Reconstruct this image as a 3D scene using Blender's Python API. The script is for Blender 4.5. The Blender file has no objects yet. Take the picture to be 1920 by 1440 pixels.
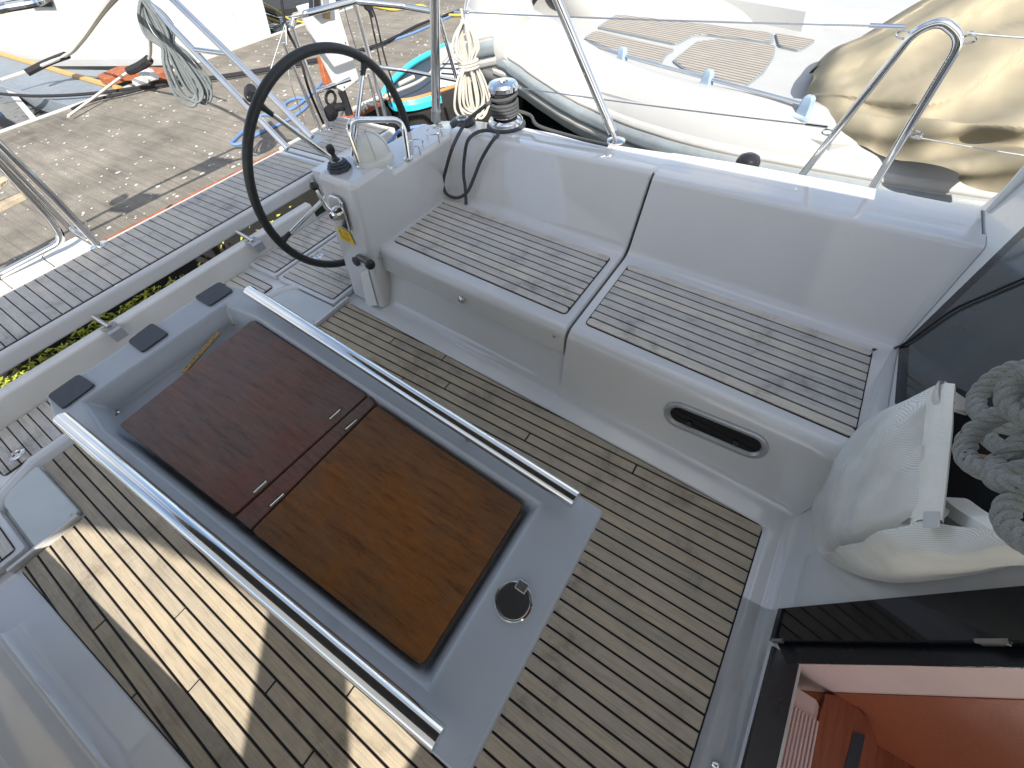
import bpy, math, random
from mathutils import Vector, Matrix, noise
random.seed(7)
R = math.radians
# ------------------------------------------------------------------ camera
H = 1.65                                   # camera height above the cockpit sole (m)
FPX, CXP, CYP = 796.0, 960.0, 720.0        # focal length and centre in photo pixels (1920 x 1440)
def _basis():
    vY = Vector((-1710, -800, FPX)).normalized()
    vX = Vector((902, -1132, FPX))
    Zu = -(vY.cross(vX)).normalized()
    if Zu.y > 0: Zu = -Zu
    X = (Zu.cross(vY)).normalized()
    if X.dot(vX) < 0: X = -X
    return X, vY, Zu
BX, BY, BZ = _basis()                      # world axes seen in camera coordinates (x right, y down, z forward)
CAM = Vector((0, 0, H))
sc = bpy.context.scene
cd = bpy.data.cameras.new('camera'); cam = bpy.data.objects.new('camera', cd)
sc.collection.objects.link(cam); sc.camera = cam
cd.sensor_fit = 'HORIZONTAL'; cd.sensor_width = 36; cd.lens = FPX / 1920 * 36
cd.clip_start = 0.02; cd.clip_end = 2000
cam.matrix_world = Matrix(((BX.x, -BX.y, -BX.z, 0), (BY.x, -BY.y, -BY.z, 0), (BZ.x, -BZ.y, -BZ.z, H), (0, 0, 0, 1)))
# ------------------------------------------------------------------ world, sun, exposure
SUN = Vector((0.80, 0.85, -1.0))           # way the light travels
w = bpy.data.worlds.new('World'); sc.world = w; w.use_nodes = True
nt = w.node_tree; bg = nt.nodes['Background']; sky = nt.nodes.new('ShaderNodeTexSky')
sky.sky_type = 'NISHITA'; sky.sun_disc = False
sky.sun_elevation = math.atan2(1.0, math.hypot(SUN.x, SUN.y)); sky.sun_rotation = math.atan2(-SUN.x, -SUN.y)
sky.air_density = 1.0; sky.dust_density = 1.6; sky.ozone_density = 1.0
_tc = nt.nodes.new('ShaderNodeTexCoord'); _n = nt.nodes.new('ShaderNodeTexNoise'); _n.inputs['Scale'].default_value = 2.6; _n.inputs['Detail'].default_value = 7
_r = nt.nodes.new('ShaderNodeValToRGB'); _r.color_ramp.elements[0].position = .44; _r.color_ramp.elements[1].position = .64
_m = nt.nodes.new('ShaderNodeMix'); _m.data_type = 'RGBA'; _m.inputs[7].default_value = (5.0, 5.05, 5.1, 1)     # broken cloud, as mirrored in the gelcoat
nt.links.new(_tc.outputs['Generated'], _n.inputs['Vector']); nt.links.new(_n.outputs[0], _r.inputs[0]); nt.links.new(_r.outputs[0], _m.inputs[0])
nt.links.new(sky.outputs[0], _m.inputs[6]); nt.links.new(_m.outputs[2], bg.inputs[0]); bg.inputs[1].default_value = 0.088
sl = bpy.data.lights.new('sun', 'SUN'); so = bpy.data.objects.new('sun', sl); sc.collection.objects.link(so)
sl.energy = 3.0; sl.angle = R(0.53); sl.color = (1.0, 0.95, 0.86)
so.rotation_euler = SUN.to_track_quat('-Z', 'Y').to_euler()
vs = sc.view_settings; vs.view_transform = 'Standard'; vs.look = 'None'; vs.gamma = 1; vs.exposure = 1.62
vs.use_curve_mapping = False

# ------------------------------------------------------------------ pixel -> place
def ray(p):
    c = Vector((p[0] - CXP, p[1] - CYP, FPX)); return Vector((BX.dot(c), BY.dot(c), BZ.dot(c)))
def PL(p, q, n):                            # on a plane through q with normal n
    d = ray(p); n = Vector(n); return CAM + d * ((Vector(q) - CAM).dot(n) / d.dot(n))
def PZ(x, y, z): return PL((x, y), (0, 0, z), (0, 0, 1))
def PY(x, y, Y): return PL((x, y), (0, Y, 0), (0, 1, 0))
def PX(x, y, X): return PL((x, y), (X, 0, 0), (1, 0, 0))
BN = Vector((0, 1, .23)).normalized()
BU = Vector((0, -.23, 1)).normalized()
def PB(x, y, o=0.0): return PL((x, y), Vector((0, -.462, 0)) + BN * o, BN)   # cabin bulkhead, o metres in front of it

# ------------------------------------------------------------------ materials
MATS = {}
def sock(n, *names):
    for k in names:
        if k in n.inputs: return n.inputs[k]
def newmat(name):
    m = bpy.data.materials.new(name); m.use_nodes = True; MATS[name] = m
    return m, m.node_tree, m.node_tree.nodes['Principled BSDF']
def mapping(nt, scale, coord='Object', rot=(0, 0, 0)):
    tc = nt.nodes.new('ShaderNodeTexCoord'); mp = nt.nodes.new('ShaderNodeMapping')
    mp.inputs['Scale'].default_value = scale; mp.inputs['Rotation'].default_value = rot
    nt.links.new(tc.outputs[coord], mp.inputs[0]); return mp
def nz(nt, mp, scale, detail=5, rough=.6):
    n = nt.nodes.new('ShaderNodeTexNoise'); n.inputs['Scale'].default_value = scale
    n.inputs['Detail'].default_value = detail; n.inputs['Roughness'].default_value = rough
    nt.links.new(mp.outputs[0], n.inputs['Vector']); return n
def ramp(nt, src, stops):
    r = nt.nodes.new('ShaderNodeValToRGB'); e = r.color_ramp.elements
    while len(e) < len(stops): e.new(0.5)
    for k, (p, c) in enumerate(stops):
        e[k].position = p; e[k].color = (c[0], c[1], c[2], 1) if isinstance(c, tuple) else (c, c, c, 1)
    nt.links.new(src, r.inputs[0]); return r
def mix(nt, kind, fac, a, b):
    m = nt.nodes.new('ShaderNodeMix'); m.data_type = 'RGBA'; m.blend_type = kind
    for i, v in ((0, fac), (6, a), (7, b)):
        if isinstance(v, (int, float)): m.inputs[i].default_value = v
        elif isinstance(v, tuple): m.inputs[i].default_value = (*v, 1)
        else: nt.links.new(v, m.inputs[i])
    return m.outputs[2]
def bump(nt, bs, h, strength, dist=.01):
    b = nt.nodes.new('ShaderNodeBump'); b.inputs['Strength'].default_value = strength; b.inputs['Distance'].default_value = dist
    nt.links.new(h, b.inputs['Height']); nt.links.new(b.outputs[0], bs.inputs['Normal'])
def PM(name, col, rough=.5, metal=0.0, coat=0.0, var=.08, vs=6, stretch=(1, 1, 1), bmp=0.0, bs=60, rand=0.0, rvar=.08, spec=.5, dirt=0.0):
    m, nt, b = newmat(name)
    mp = mapping(nt, stretch)
    n = nz(nt, mp, vs)
    lo = tuple(c * (1 - var) for c in col); hi = tuple(min(1, c * (1 + var)) for c in col)
    c = ramp(nt, n.outputs[0], [(.3, lo), (.7, hi)]).outputs[0]
    if dirt:
        d = nz(nt, mp, vs * 3.7, 8, .75); dr = ramp(nt, d.outputs[0], [(.60, 0.0), (.78, 1.0)])
        dm = nt.nodes.new('ShaderNodeMath'); dm.operation = 'MULTIPLY'; dm.inputs[1].default_value = dirt
        nt.links.new(dr.outputs[0], dm.inputs[0])
        c = mix(nt, 'MIX', dm.outputs[0], c, tuple(x * .45 for x in col))
    if rand:
        oi = nt.nodes.new('ShaderNodeObjectInfo')
        rr = ramp(nt, oi.outputs['Random'], [(0, 1 - rand), (1, 1.0)])
        c = mix(nt, 'MULTIPLY', 1.0, c, rr.outputs[0])
    nt.links.new(c, b.inputs['Base Color'])
    rn = nz(nt, mp, vs * 2.3, 6)
    r2 = ramp(nt, rn.outputs[0], [(.25, max(0, rough - rvar)), (.75, min(1, rough + rvar))])
    nt.links.new(r2.outputs[0], b.inputs['Roughness'])
    b.inputs['Metallic'].default_value = metal
    s = sock(b, 'Coat Weight');  s.default_value = coat
    s = sock(b, 'Coat Roughness'); s.default_value = .06
    sock(b, 'Specular IOR Level').default_value = spec
    if bmp: bump(nt, b, nz(nt, mp, bs, 6).outputs[0], bmp)
    return m
def teak_mat(name, base, axis='Y', rot=0.0):
    m, nt, b = newmat(name)
    st = (46, 1.6, 46) if axis == 'Y' else (1.6, 46, 46)
    mp = mapping(nt, st, rot=(0, 0, rot)); mp1 = mapping(nt, (1, 1, 1))
    oi = nt.nodes.new('ShaderNodeObjectInfo')
    ml = nt.nodes.new('ShaderNodeVectorMath'); ml.operation = 'SCALE'; ml.inputs[3].default_value = 37.0
    cb = nt.nodes.new('ShaderNodeCombineXYZ')
    for k in range(3): nt.links.new(oi.outputs['Random'], cb.inputs[k])
    nt.links.new(cb.outputs[0], ml.inputs[0])
    ad = nt.nodes.new('ShaderNodeVectorMath'); nt.links.new(mp.outputs[0], ad.inputs[0]); nt.links.new(ml.outputs[0], ad.inputs[1])
    g = nt.nodes.new('ShaderNodeTexNoise'); g.inputs['Scale'].default_value = 4.5; g.inputs['Detail'].default_value = 8; g.inputs['Roughness'].default_value = .72
    nt.links.new(ad.outputs[0], g.inputs['Vector'])
    c = ramp(nt, g.outputs[0], [(.30, tuple(x * .70 for x in base)), (.48, base), (.72, tuple(x * 1.22 for x in base))]).outputs[0]
    bl = nz(nt, mp1, 5.5, 7, .7)
    br = ramp(nt, bl.outputs[0], [(.32, (.84, .835, .83)), (.5, (1, .995, .985)), (.72, (1.10, 1.07, 1.0))])
    c = mix(nt, 'MULTIPLY', 1.0, c, br.outputs[0])
    stn = nz(nt, mp1, 2.7, 9, .78); c = mix(nt, 'MULTIPLY', .8, c, ramp(nt, stn.outputs[0], [(.36, (.62, .60, .57)), (.46, (.97, .97, .96)), (.7, (1.03, 1.02, 1.0))]).outputs[0])
    sp = nz(nt, mp1, 75, 4, .7); spr = ramp(nt, sp.outputs[0], [(.64, 1.0), (.75, .58)])
    c = mix(nt, 'MULTIPLY', .7, c, spr.outputs[0])
    rr = ramp(nt, oi.outputs['Random'], [(0, (.90, .90, .91)), (.5, (1, .99, .975)), (1, (1.08, 1.045, .98))])
    c = mix(nt, 'MULTIPLY', 1.0, c, rr.outputs[0])
    nt.links.new(c, b.inputs['Base Color'])
    b.inputs['Roughness'].default_value = .72
    sock(b, 'Specular IOR Level').default_value = .32
    bump(nt, b, g.outputs[0], .35, .003)
    return m
def varnish_mat(name, a, bcol, dark, rough):
    m, nt, b = newmat(name)
    mp = mapping(nt, (14, 1.5, 14)); mp1 = mapping(nt, (1, 1, 1))
    g = nz(nt, mp, 5, 9, .75); f = nz(nt, mp1, 4.2, 6, .65); q = nz(nt, mapping(nt, (90, 5, 90)), 6, 5, .8)
    c = mix(nt, 'MIX', ramp(nt, f.outputs[0], [(.36, 0.0), (.64, 1.0)]).outputs[0], a, bcol)
    c = mix(nt, 'MULTIPLY', .85, c, ramp(nt, g.outputs[0], [(.34, (.36, .32, .30)), (.47, (.85, .85, .85)), (.58, (1.0, 1.0, 1.0)), (.70, (1.35, 1.30, 1.22))]).outputs[0])
    c = mix(nt, 'MIX', ramp(nt, q.outputs[0], [(.56, 0.0), (.68, .85)]).outputs[0], c, dark)
    nt.links.new(c, b.inputs['Base Color'])
    r = ramp(nt, f.outputs[0], [(.3, rough), (.7, rough + .18)]); nt.links.new(r.outputs[0], b.inputs['Roughness'])
    sock(b, 'Specular IOR Level').default_value = .4
    bump(nt, b, q.outputs[0], .14, .002)
    return m

PM('gelcoat', (.60, .60, .59), .07, coat=.5, var=.03, vs=2.5, rvar=.05, dirt=.20, bmp=.012, bs=9)
PM('nonskid', (.74, .735, .70), .48, var=.05, vs=5, dirt=.22, bmp=.10, bs=260)
PM('panel_grey', (.50, .53, .53), .42, var=.05, vs=6, dirt=.18, bmp=.05, bs=220)
teak_mat('teak', (.375, .325, .255)); teak_mat('teak_light', (.53, .505, .475)); teak_mat('teak_grey', (.44, .428, .41))
PM('caulk', (.008, .008, .011), .75, var=.2, vs=20)
PM('table_grey', (.37, .40, .44), .34, coat=.10, var=.05, vs=4, rvar=.08, dirt=.10, bmp=.015, bs=180)
varnish_mat('varnish_aft', (.17, .062, .034), (.135, .088, .074), (.035, .016, .012), .34)
varnish_mat('varnish_fore', (.22, .085, .022), (.135, .068, .032), (.030, .013, .008), .27)
PM('rubber', (.035, .042, .055), .55, var=.15, vs=30, bmp=.04, bs=120)
PM('black_plastic', (.014, .014, .016), .35, var=.2, vs=10, bmp=.03, bs=200)
PM('leather', (.018, .019, .020), .42, var=.25, vs=40, bmp=.12, bs=240)
PM('steel', (.74, .73, .71), .10, metal=1.0, var=.05, vs=7, rvar=.05)
PM('steel_satin', (.52, .52, .51), .30, metal=1.0, var=.08, vs=12, rvar=.08)
PM('alloy', (.46, .48, .50), .42, metal=.75, var=.08, vs=14)
PM('acrylic_black', (.006, .007, .010), .06, var=.1, vs=4, spec=.5, rvar=.03)
PM('acrylic_frame', (.008, .009, .013), .28, var=.1, vs=4)
PM('glass_smoked', (.045, .055, .060), .05, var=.15, vs=3, spec=.6, rvar=.02)
PM('canvas_cream', (.76, .745, .69), .85, var=.07, vs=9, bmp=.25, bs=90, dirt=.12)
PM('canvas_tan', (.285, .25, .178), .95, spec=.15, var=.10, vs=3, bmp=.05, bs=10, dirt=.12)
PM('canopy_fabric', (.10, .107, .12), .9, var=.06, vs=8)
def _fill_cloth():                                   # sun let through the cloth, added as fill light for the shaded cockpit
    nt = MATS['canopy_fabric'].node_tree; b = nt.nodes['Principled BSDF']; o = nt.nodes['Material Output']
    t = nt.nodes.new('ShaderNodeBsdfTranslucent'); t.inputs[0].default_value = (.78, .78, .76, 1)
    x = nt.nodes.new('ShaderNodeMixShader'); x.inputs[0].default_value = .26
    nt.links.new(b.outputs[0], x.inputs[1]); nt.links.new(t.outputs[0], x.inputs[2]); nt.links.new(x.outputs[0], o.inputs[0])
_fill_cloth()
PM('rubber_tube', (.36, .36, .352), .5, var=.035, vs=3, dirt=.08, bmp=.02, bs=160)
PM('strake_grey', (.20, .23, .25), .45, var=.12, vs=8)
PM('strake_pale', (.46, .455, .44), .5, var=.06, vs=8)
PM('fitting_blue', (.24, .32, .42), .35, var=.1, vs=18)
PM('hull_white', (.52, .52, .515), .22, coat=.3, var=.03, vs=1.3, dirt=.06)
PM('boot_grey', (.42, .43, .44), .4, var=.05, vs=3)
PM('antifoul', (.018, .017, .016), .7, var=.3, vs=6)
PM('turquoise', (.05, .50, .62), .35, var=.06, vs=5)
PM('ochre', (.45, .20, .07), .5, var=.1, vs=5)
PM('rust', (.28, .085, .035), .8, var=.35, vs=16, bmp=.2, bs=60)
PM('galvanised', (.24, .27, .30), .5, metal=.3, var=.10, vs=9)
PM('pink_grp', (.66, .47, .43), .45, var=.05, vs=7, dirt=.15)
PM('white_plastic', (.55, .55, .54), .35, var=.03, vs=6)
PM('yellow_label', (.80, .52, .02), .5, var=.05, vs=20)
PM('label_ink', (.16, .10, .02), .6, var=.05, vs=20)
PM('stick_wood', (.38, .25, .09), .6, var=.18, vs=40, bmp=.2, bs=120)
PM('letter_white', (.85, .85, .84), .5, var=.02)
PM('compass_grey', (.60, .61, .57), .34, var=.04, vs=9, coat=.15)
PM('algae', (.34, .38, .045), .7, var=.55, vs=30, bmp=.3, bs=80)
def rope_mat(name, a, b_, fleck=None, tw=.55):
    m, nt, bs = newmat(name); mp = mapping(nt, (1, 1, 1))
    wv = nt.nodes.new('ShaderNodeTexVoronoi'); wv.inputs['Scale'].default_value = 420
    nt.links.new(mp.outputs[0], wv.inputs['Vector'])
    c = ramp(nt, wv.outputs['Distance'], [(.0, a), (.8, b_)]).outputs[0]
    if fleck:
        f = nt.nodes.new('ShaderNodeTexVoronoi'); f.inputs['Scale'].default_value = 42
        nt.links.new(mp.outputs[0], f.inputs['Vector'])
        c = mix(nt, 'MIX', ramp(nt, f.outputs['Distance'], [(.10, 1.0), (.16, 0.0)]).outputs[0], c, fleck)
    nt.links.new(c, bs.inputs['Base Color']); bs.inputs['Roughness'].default_value = .9
    bump(nt, bs, wv.outputs['Distance'], tw * .5, .0015); return m
rope_mat('rope_dark', (.10, .105, .11), (.03, .032, .035))
rope_mat('rope_grey', (.30, .315, .305), (.20, .21, .205), (.01, .01, .012))
rope_mat('rope_slate', (.22, .245, .255), (.10, .115, .12))
rope_mat('rope_cream', (.62, .59, .52), (.36, .34, .30))
rope_mat('rope_blue', (.16, .28, .50), (.08, .15, .32))
rope_mat('rope_black', (.02, .02, .025), (.008, .008, .01))
rope_mat('rope_red', (.34, .16, .13), (.2, .09, .08))
rope_mat('hose_yellow', (.60, .47, .06), (.45, .33, .04), tw=.1)
# concrete of the jetty: brushed grooves across it, blotches and pale droppings
def concrete():
    m, nt, b = newmat('concrete'); mp = mapping(nt, (1, 1, 1)); st = mapping(nt, (52, .9, 1)); st2 = mapping(nt, (3, 1.2, 1))
    g = nz(nt, st, 1.0, 6, .75); big = nz(nt, mp, .8, 9, .7); mid = nz(nt, st2, 1.6, 8, .75); fine = nz(nt, mp, 70, 5, .75); g2 = nz(nt, mapping(nt, (16, .5, 1)), 1, 4, .6)
    c = ramp(nt, big.outputs[0], [(.30, (.12, .106, .086)), (.5, (.20, .178, .146)), (.72, (.29, .26, .215))]).outputs[0]
    c = mix(nt, 'MULTIPLY', .55, c, ramp(nt, g.outputs[0], [(.34, .35), (.48, .95), (.66, 1.15)]).outputs[0])
    c = mix(nt, 'MULTIPLY', .30, c, ramp(nt, g2.outputs[0], [(.40, .5), (.5, 1.0)]).outputs[0])
    c = mix(nt, 'MULTIPLY', .7, c, ramp(nt, mid.outputs[0], [(.3, .55), (.65, 1.15)]).outputs[0])
    c = mix(nt, 'MULTIPLY', .7, c, ramp(nt, fine.outputs[0], [(.3, .5), (.7, 1.35)]).outputs[0])
    nt.links.new(c, b.inputs['Base Color']); b.inputs['Roughness'].default_value = .92
    bump(nt, b, fine.outputs[0], .4, .01)
concrete()
def water():
    m, nt, b = newmat('water'); mp = mapping(nt, (1, 1, 1)); n = nz(nt, mp, 3.0, 4, .5)
    b.inputs['Base Color'].default_value = (.012, .022, .020, 1); b.inputs['Roughness'].default_value = .06
    bump(nt, b, n.outputs[0], .35, .08)
water()
def meshbag():
    m, nt, b = newmat('bag_mesh'); mp = mapping(nt, (1, 1, 1), rot=(.5, .35, .2))
    wv = nt.nodes.new('ShaderNodeTexWave'); wv.inputs['Scale'].default_value = 175; wv.inputs['Distortion'].default_value = .6; wv.inputs['Detail'].default_value = 1
    wv.wave_type = 'BANDS'; wv.bands_direction = 'DIAGONAL'; nt.links.new(mp.outputs[0], wv.inputs['Vector'])
    n = nz(nt, mp, 6, 5)
    c = ramp(nt, wv.outputs[0], [(.1, (.58, .57, .53)), (.7, (.76, .745, .70))]).outputs[0]
    c = mix(nt, 'MULTIPLY', .7, c, ramp(nt, n.outputs[0], [(.3, .75), (.7, 1.08)]).outputs[0])
    nt.links.new(c, b.inputs['Base Color']); b.inputs['Roughness'].default_value = .9
    bump(nt, b, wv.outputs[0], .25, .003)
meshbag()
def redwood():
    m, nt, b = newmat('red_wood'); mp = mapping(nt, (4, 60, 60)); g = nz(nt, mp, 2, 6, .7)
    c = ramp(nt, g.outputs[0], [(.3, (.20, .050, .022)), (.7, (.36, .105, .048))])
    nt.links.new(c.outputs[0], b.inputs['Base Color']); b.inputs['Roughness'].default_value = .38
redwood()

# ------------------------------------------------------------------ mesh helpers
COL = sc.collection
WLOC = {}
class M:
    def __init__(s): s.v = []; s.f = []
    def add(s, vs, fs):
        o = len(s.v); s.v += [Vector(v) for v in vs]; s.f += [tuple(i + o for i in f) for f in fs]; return s
    def box(s, a, b):
        x0, y0, z0 = a; x1, y1, z1 = b
        return s.add([(x0, y0, z0), (x1, y0, z0), (x1, y1, z0), (x0, y1, z0), (x0, y0, z1), (x1, y0, z1), (x1, y1, z1), (x0, y1, z1)],
                     [(3, 2, 1, 0), (4, 5, 6, 7), (0, 1, 5, 4), (1, 2, 6, 5), (2, 3, 7, 6), (3, 0, 4, 7)])
    def obox(s, c, ax, ay, az):              # box from centre and three half vectors
        c, ax, ay, az = map(Vector, (c, ax, ay, az)); vs = []
        for k in (-1, 1):
            for i, j in ((-1, -1), (1, -1), (1, 1), (-1, 1)): vs.append(c + ax * i + ay * j + az * k)
        return s.add(vs, [(3, 2, 1, 0), (4, 5, 6, 7), (0, 1, 5, 4), (1, 2, 6, 5), (2, 3, 7, 6), (3, 0, 4, 7)])
    def prism(s, poly, z0, z1):               # poly: (x, y) points
        n = len(poly); A = sum(poly[i][0] * poly[(i + 1) % n][1] - poly[(i + 1) % n][0] * poly[i][1] for i in range(n))
        if A < 0: poly = poly[::-1]
        return s.add([(p[0], p[1], z0) for p in poly] + [(p[0], p[1], z1) for p in poly],
                     [tuple(range(n - 1, -1, -1)), tuple(range(n, 2 * n))] + [(i, (i + 1) % n, n + (i + 1) % n, n + i) for i in range(n)])
    def slab(s, pts, off):                    # planar polygon pushed by a vector
        n = len(pts); off = Vector(off); pts = [Vector(p) for p in pts]
        nr = Vector((0, 0, 0))
        for i in range(n): nr += pts[i].cross(pts[(i + 1) % n])
        if nr.dot(off) < 0: pts = pts[::-1]
        return s.add(pts + [p + off for p in pts], [tuple(range(n - 1, -1, -1)), tuple(range(n, 2 * n))] + [(i, (i + 1) % n, n + (i + 1) % n, n + i) for i in range(n)])
    def grid(s, rows, close=False, capa=False, capb=False):
        n = len(rows[0]); m = len(rows); vs = [p for r in rows for p in r]; fs = []
        for i in range(m - 1):
            for j in range(n if close else n - 1):
                k = (j + 1) % n; fs.append((i * n + j, i * n + k, (i + 1) * n + k, (i + 1) * n + j))
        if capa: fs.append(tuple(range(n - 1, -1, -1)))
        if capb: fs.append(tuple(range((m - 1) * n, m * n)))
        return s.add(vs, fs)
    def tube(s, pts, r, seg=10, closed=False, caps=True, rx=None):
        pts = [Vector(p) for p in pts]; n = len(pts); rows = []
        t0 = (pts[1] - pts[0]).normalized(); up = Vector((0, 0, 1)) if abs(t0.z) < .9 else Vector((1, 0, 0))
        a = t0.cross(up).normalized()
        for i in range(n):
            if closed: t = (pts[(i + 1) % n] - pts[i - 1]).normalized()
            else: t = (pts[min(i + 1, n - 1)] - pts[max(i - 1, 0)]).normalized()
            a = (a - t * a.dot(t)).normalized(); b = t.cross(a)
            rr = r[i] if isinstance(r, (list, tuple)) else r
            rows.append([pts[i] + a * (math.cos(2 * math.pi * k / seg) * (rx or rr)) + b * (math.sin(2 * math.pi * k / seg) * rr) for k in range(seg)])
        if closed: rows.append(rows[0])
        return s.grid(rows, True, caps and not closed, caps and not closed)
    def lathe(s, prof, c, axis=(0, 0, 1), seg=28):
        c = Vector(c); ax = Vector(axis).normalized(); u = ax.orthogonal().normalized(); v = ax.cross(u)
        rows = [[c + ax * h + (u * math.cos(2 * math.pi * k / seg) + v * math.sin(2 * math.pi * k / seg)) * max(r, 1e-5) for k in range(seg)] for r, h in prof]
        return s.grid(rows, True, True, True)
    def build(s, name, mat, parent=None, smooth=None, bevel=0.0, bseg=3, sub=0, angle=35):
        off = WLOC.get(parent.name, Vector((0, 0, 0))) if parent else Vector((0, 0, 0))
        me = bpy.data.meshes.new(name); me.from_pydata([tuple(v - off) for v in s.v], [], s.f); me.validate()
        o = bpy.data.objects.new(name, me); COL.objects.link(o)
        o.data.materials.append(MATS[mat]) if isinstance(mat, str) else [o.data.materials.append(MATS[k]) for k in mat]
        if parent: o.parent = parent
        WLOC[o.name] = off
        if bevel:
            b = o.modifiers.new('bevel', 'BEVEL'); b.width = bevel; b.segments = bseg; b.limit_method = 'ANGLE'; b.angle_limit = R(28); b.harden_normals = True
            smooth = True
        if sub:
            b = o.modifiers.new('sub', 'SUBSURF'); b.levels = sub; b.render_levels = sub; smooth = True
        if smooth:
            for p in me.polygons: p.use_smooth = True
            if not sub and not bevel: me.set_sharp_from_angle(angle=R(angle))
        return o
def tag(o, label, cat, group=None):
    o['label'] = label; o['category'] = cat
    if group: o['group'] = group
    return o
def thing(name, label, cat, loc=(0, 0, 0), group=None):
    o = bpy.data.objects.new(name, None); COL.objects.link(o); o.location = loc; o.empty_display_size = .1
    WLOC[o.name] = Vector(loc); return tag(o, label, cat, group)
def struct(o): o['kind'] = 'structure'; return o
def stuff(o): o['kind'] = 'stuff'; return o
def spline(pts, n=8, closed=False):
    pts = [Vector(p) for p in pts]; out = []; m = len(pts)
    for i in range(m if closed else m - 1):
        p0, p1, p2, p3 = (pts[(i - 1) % m] if closed or i else pts[0]), pts[i], pts[(i + 1) % m], (pts[(i + 2) % m] if closed or i + 2 < m else pts[-1])
        for k in range(n):
            t = k / n; out.append(.5 * ((2 * p1) + (p2 - p0) * t + (2 * p0 - 5 * p1 + 4 * p2 - p3) * t * t + (3 * p1 - p0 - 3 * p2 + p3) * t ** 3))
    if not closed: out.append(pts[-1])
    return out
def fillet(pts, rad, n=5):                    # round the inner corners of an open polyline
    pts = [Vector(p) for p in pts]; out = [pts[0]]
    for i in range(1, len(pts) - 1):
        r = rad[i] if isinstance(rad, (list, tuple)) else rad
        a = (pts[i - 1] - pts[i]); b = (pts[i + 1] - pts[i]); r = min(r, a.length * .48, b.length * .48)
        if r <= 0: out.append(pts[i]); continue
        p = pts[i] + a.normalized() * r; q = pts[i] + b.normalized() * r
        for k in range(n + 1):
            t = k / n; out.append((1 - t) ** 2 * p + 2 * t * (1 - t) * pts[i] + t * t * q)
    out.append(pts[-1]); return out
def round_poly(pts, r, n=5):
    m = len(pts); out = []
    for i in range(m):
        p0, p1, p2 = Vector(pts[i - 1]), Vector(pts[i]), Vector(pts[(i + 1) % m])
        a, b = p0 - p1, p2 - p1; rr = min(r, a.length * .45, b.length * .45); p = p1 + a.normalized() * rr; q = p1 + b.normalized() * rr
        for k in range(n + 1):
            t = k / n; out.append((1 - t) ** 2 * p + 2 * t * (1 - t) * p1 + t * t * q)
    return out
def clip(poly, n, c):                         # keep n.p <= c
    out = []
    for i in range(len(poly)):
        a, b = poly[i], poly[(i + 1) % len(poly)]
        da, db = n[0] * a[0] + n[1] * a[1] - c, n[0] * b[0] + n[1] * b[1] - c
        if da <= 0: out.append(a)
        if da * db < 0:
            t = da / (da - db); out.append((a[0] + (b[0] - a[0]) * t, a[1] + (b[1] - a[1]) * t))
    return out
def area(p): return abs(sum(p[i][0] * p[(i + 1) % len(p)][1] - p[(i + 1) % len(p)][0] * p[i][1] for i in range(len(p)))) / 2 if len(p) > 2 else 0
def tube_obj(name, pts, r, mat, parent=None, seg=10, closed=False): return M().tube(pts, r, seg, closed).build(name, mat, parent, smooth=True)

CX = .137                                     # centre line of the boat
def mx(d, s): return CX + s * d

# ================================================================== SETTING: water, jetty
struct(M().box((-60, -60, -1.2), (70, 80, -.75)).build('water', 'water'))
jetty = struct(M().box((-40, 4.62, -.62), (60, 8.66, -.10)).build('jetty', 'concrete'))
M().box((-40, 4.47, -.135), (60, 4.615, -.092)).build('steel_edge', 'rust', jetty, bevel=.008)
M().box((-40, 4.49, -1.0), (60, 4.60, -.137)).build('face', 'antifoul', jetty)
M().box((-40, 8.665, -.5), (60, 8.74, -.085)).build('edge_kerb', 'strake_pale', jetty)
m = M()
for k in range(520):
    x = random.uniform(.1, 8.0); y = 4.7 + 3.8 * random.random() ** 1.5; r = random.uniform(.005, .017) * random.choice((1, 1, 1.7))
    n = random.randint(6, 9); a0 = random.random() * 6; st = random.uniform(.5, 1.0)
    ps = [(x + math.cos(a0 + 6.283 * i / n) * r * random.uniform(.6, 1.3), y + math.sin(a0 + 6.283 * i / n) * r * st * random.uniform(.6, 1.3)) for i in range(n)]
    m.prism(ps, -.0985, -.0945)
o = stuff(m.build('bird_droppings', 'strake_pale')); tag(o, 'small pale bird droppings speckled over the concrete jetty', 'droppings')
# weed growing on the jetty's face, seen through the slot under the bathing platform
m = M()
for k in range(5200):
    x = random.uniform(-1.2, 2.2)
    if x > .45 and random.random() < min(.96, (x - .45) * 2.2): continue  # weed thinned out to the right in place of the shade there
    z = -.62 + random.gauss(0, .05); y = 4.462 - abs(random.gauss(.03, .03))
    s_ = random.uniform(.012, .035); a = random.uniform(0, 6.28); t = random.uniform(-.9, .9)
    u = Vector((math.cos(a), math.sin(a) * .4, t)).normalized() * s_; v = Vector((-math.sin(a), math.cos(a), random.uniform(-.3, .9))).normalized() * s_ * .6
    c = Vector((x, y, z)); m.add([c - u, c - v * .5, c + u, c + v], [(0, 1, 2, 3)])
o = stuff(m.build('waterline_weed', 'algae')); tag(o, 'green weed growing along the waterline below the bathing platform', 'seaweed')

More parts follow.
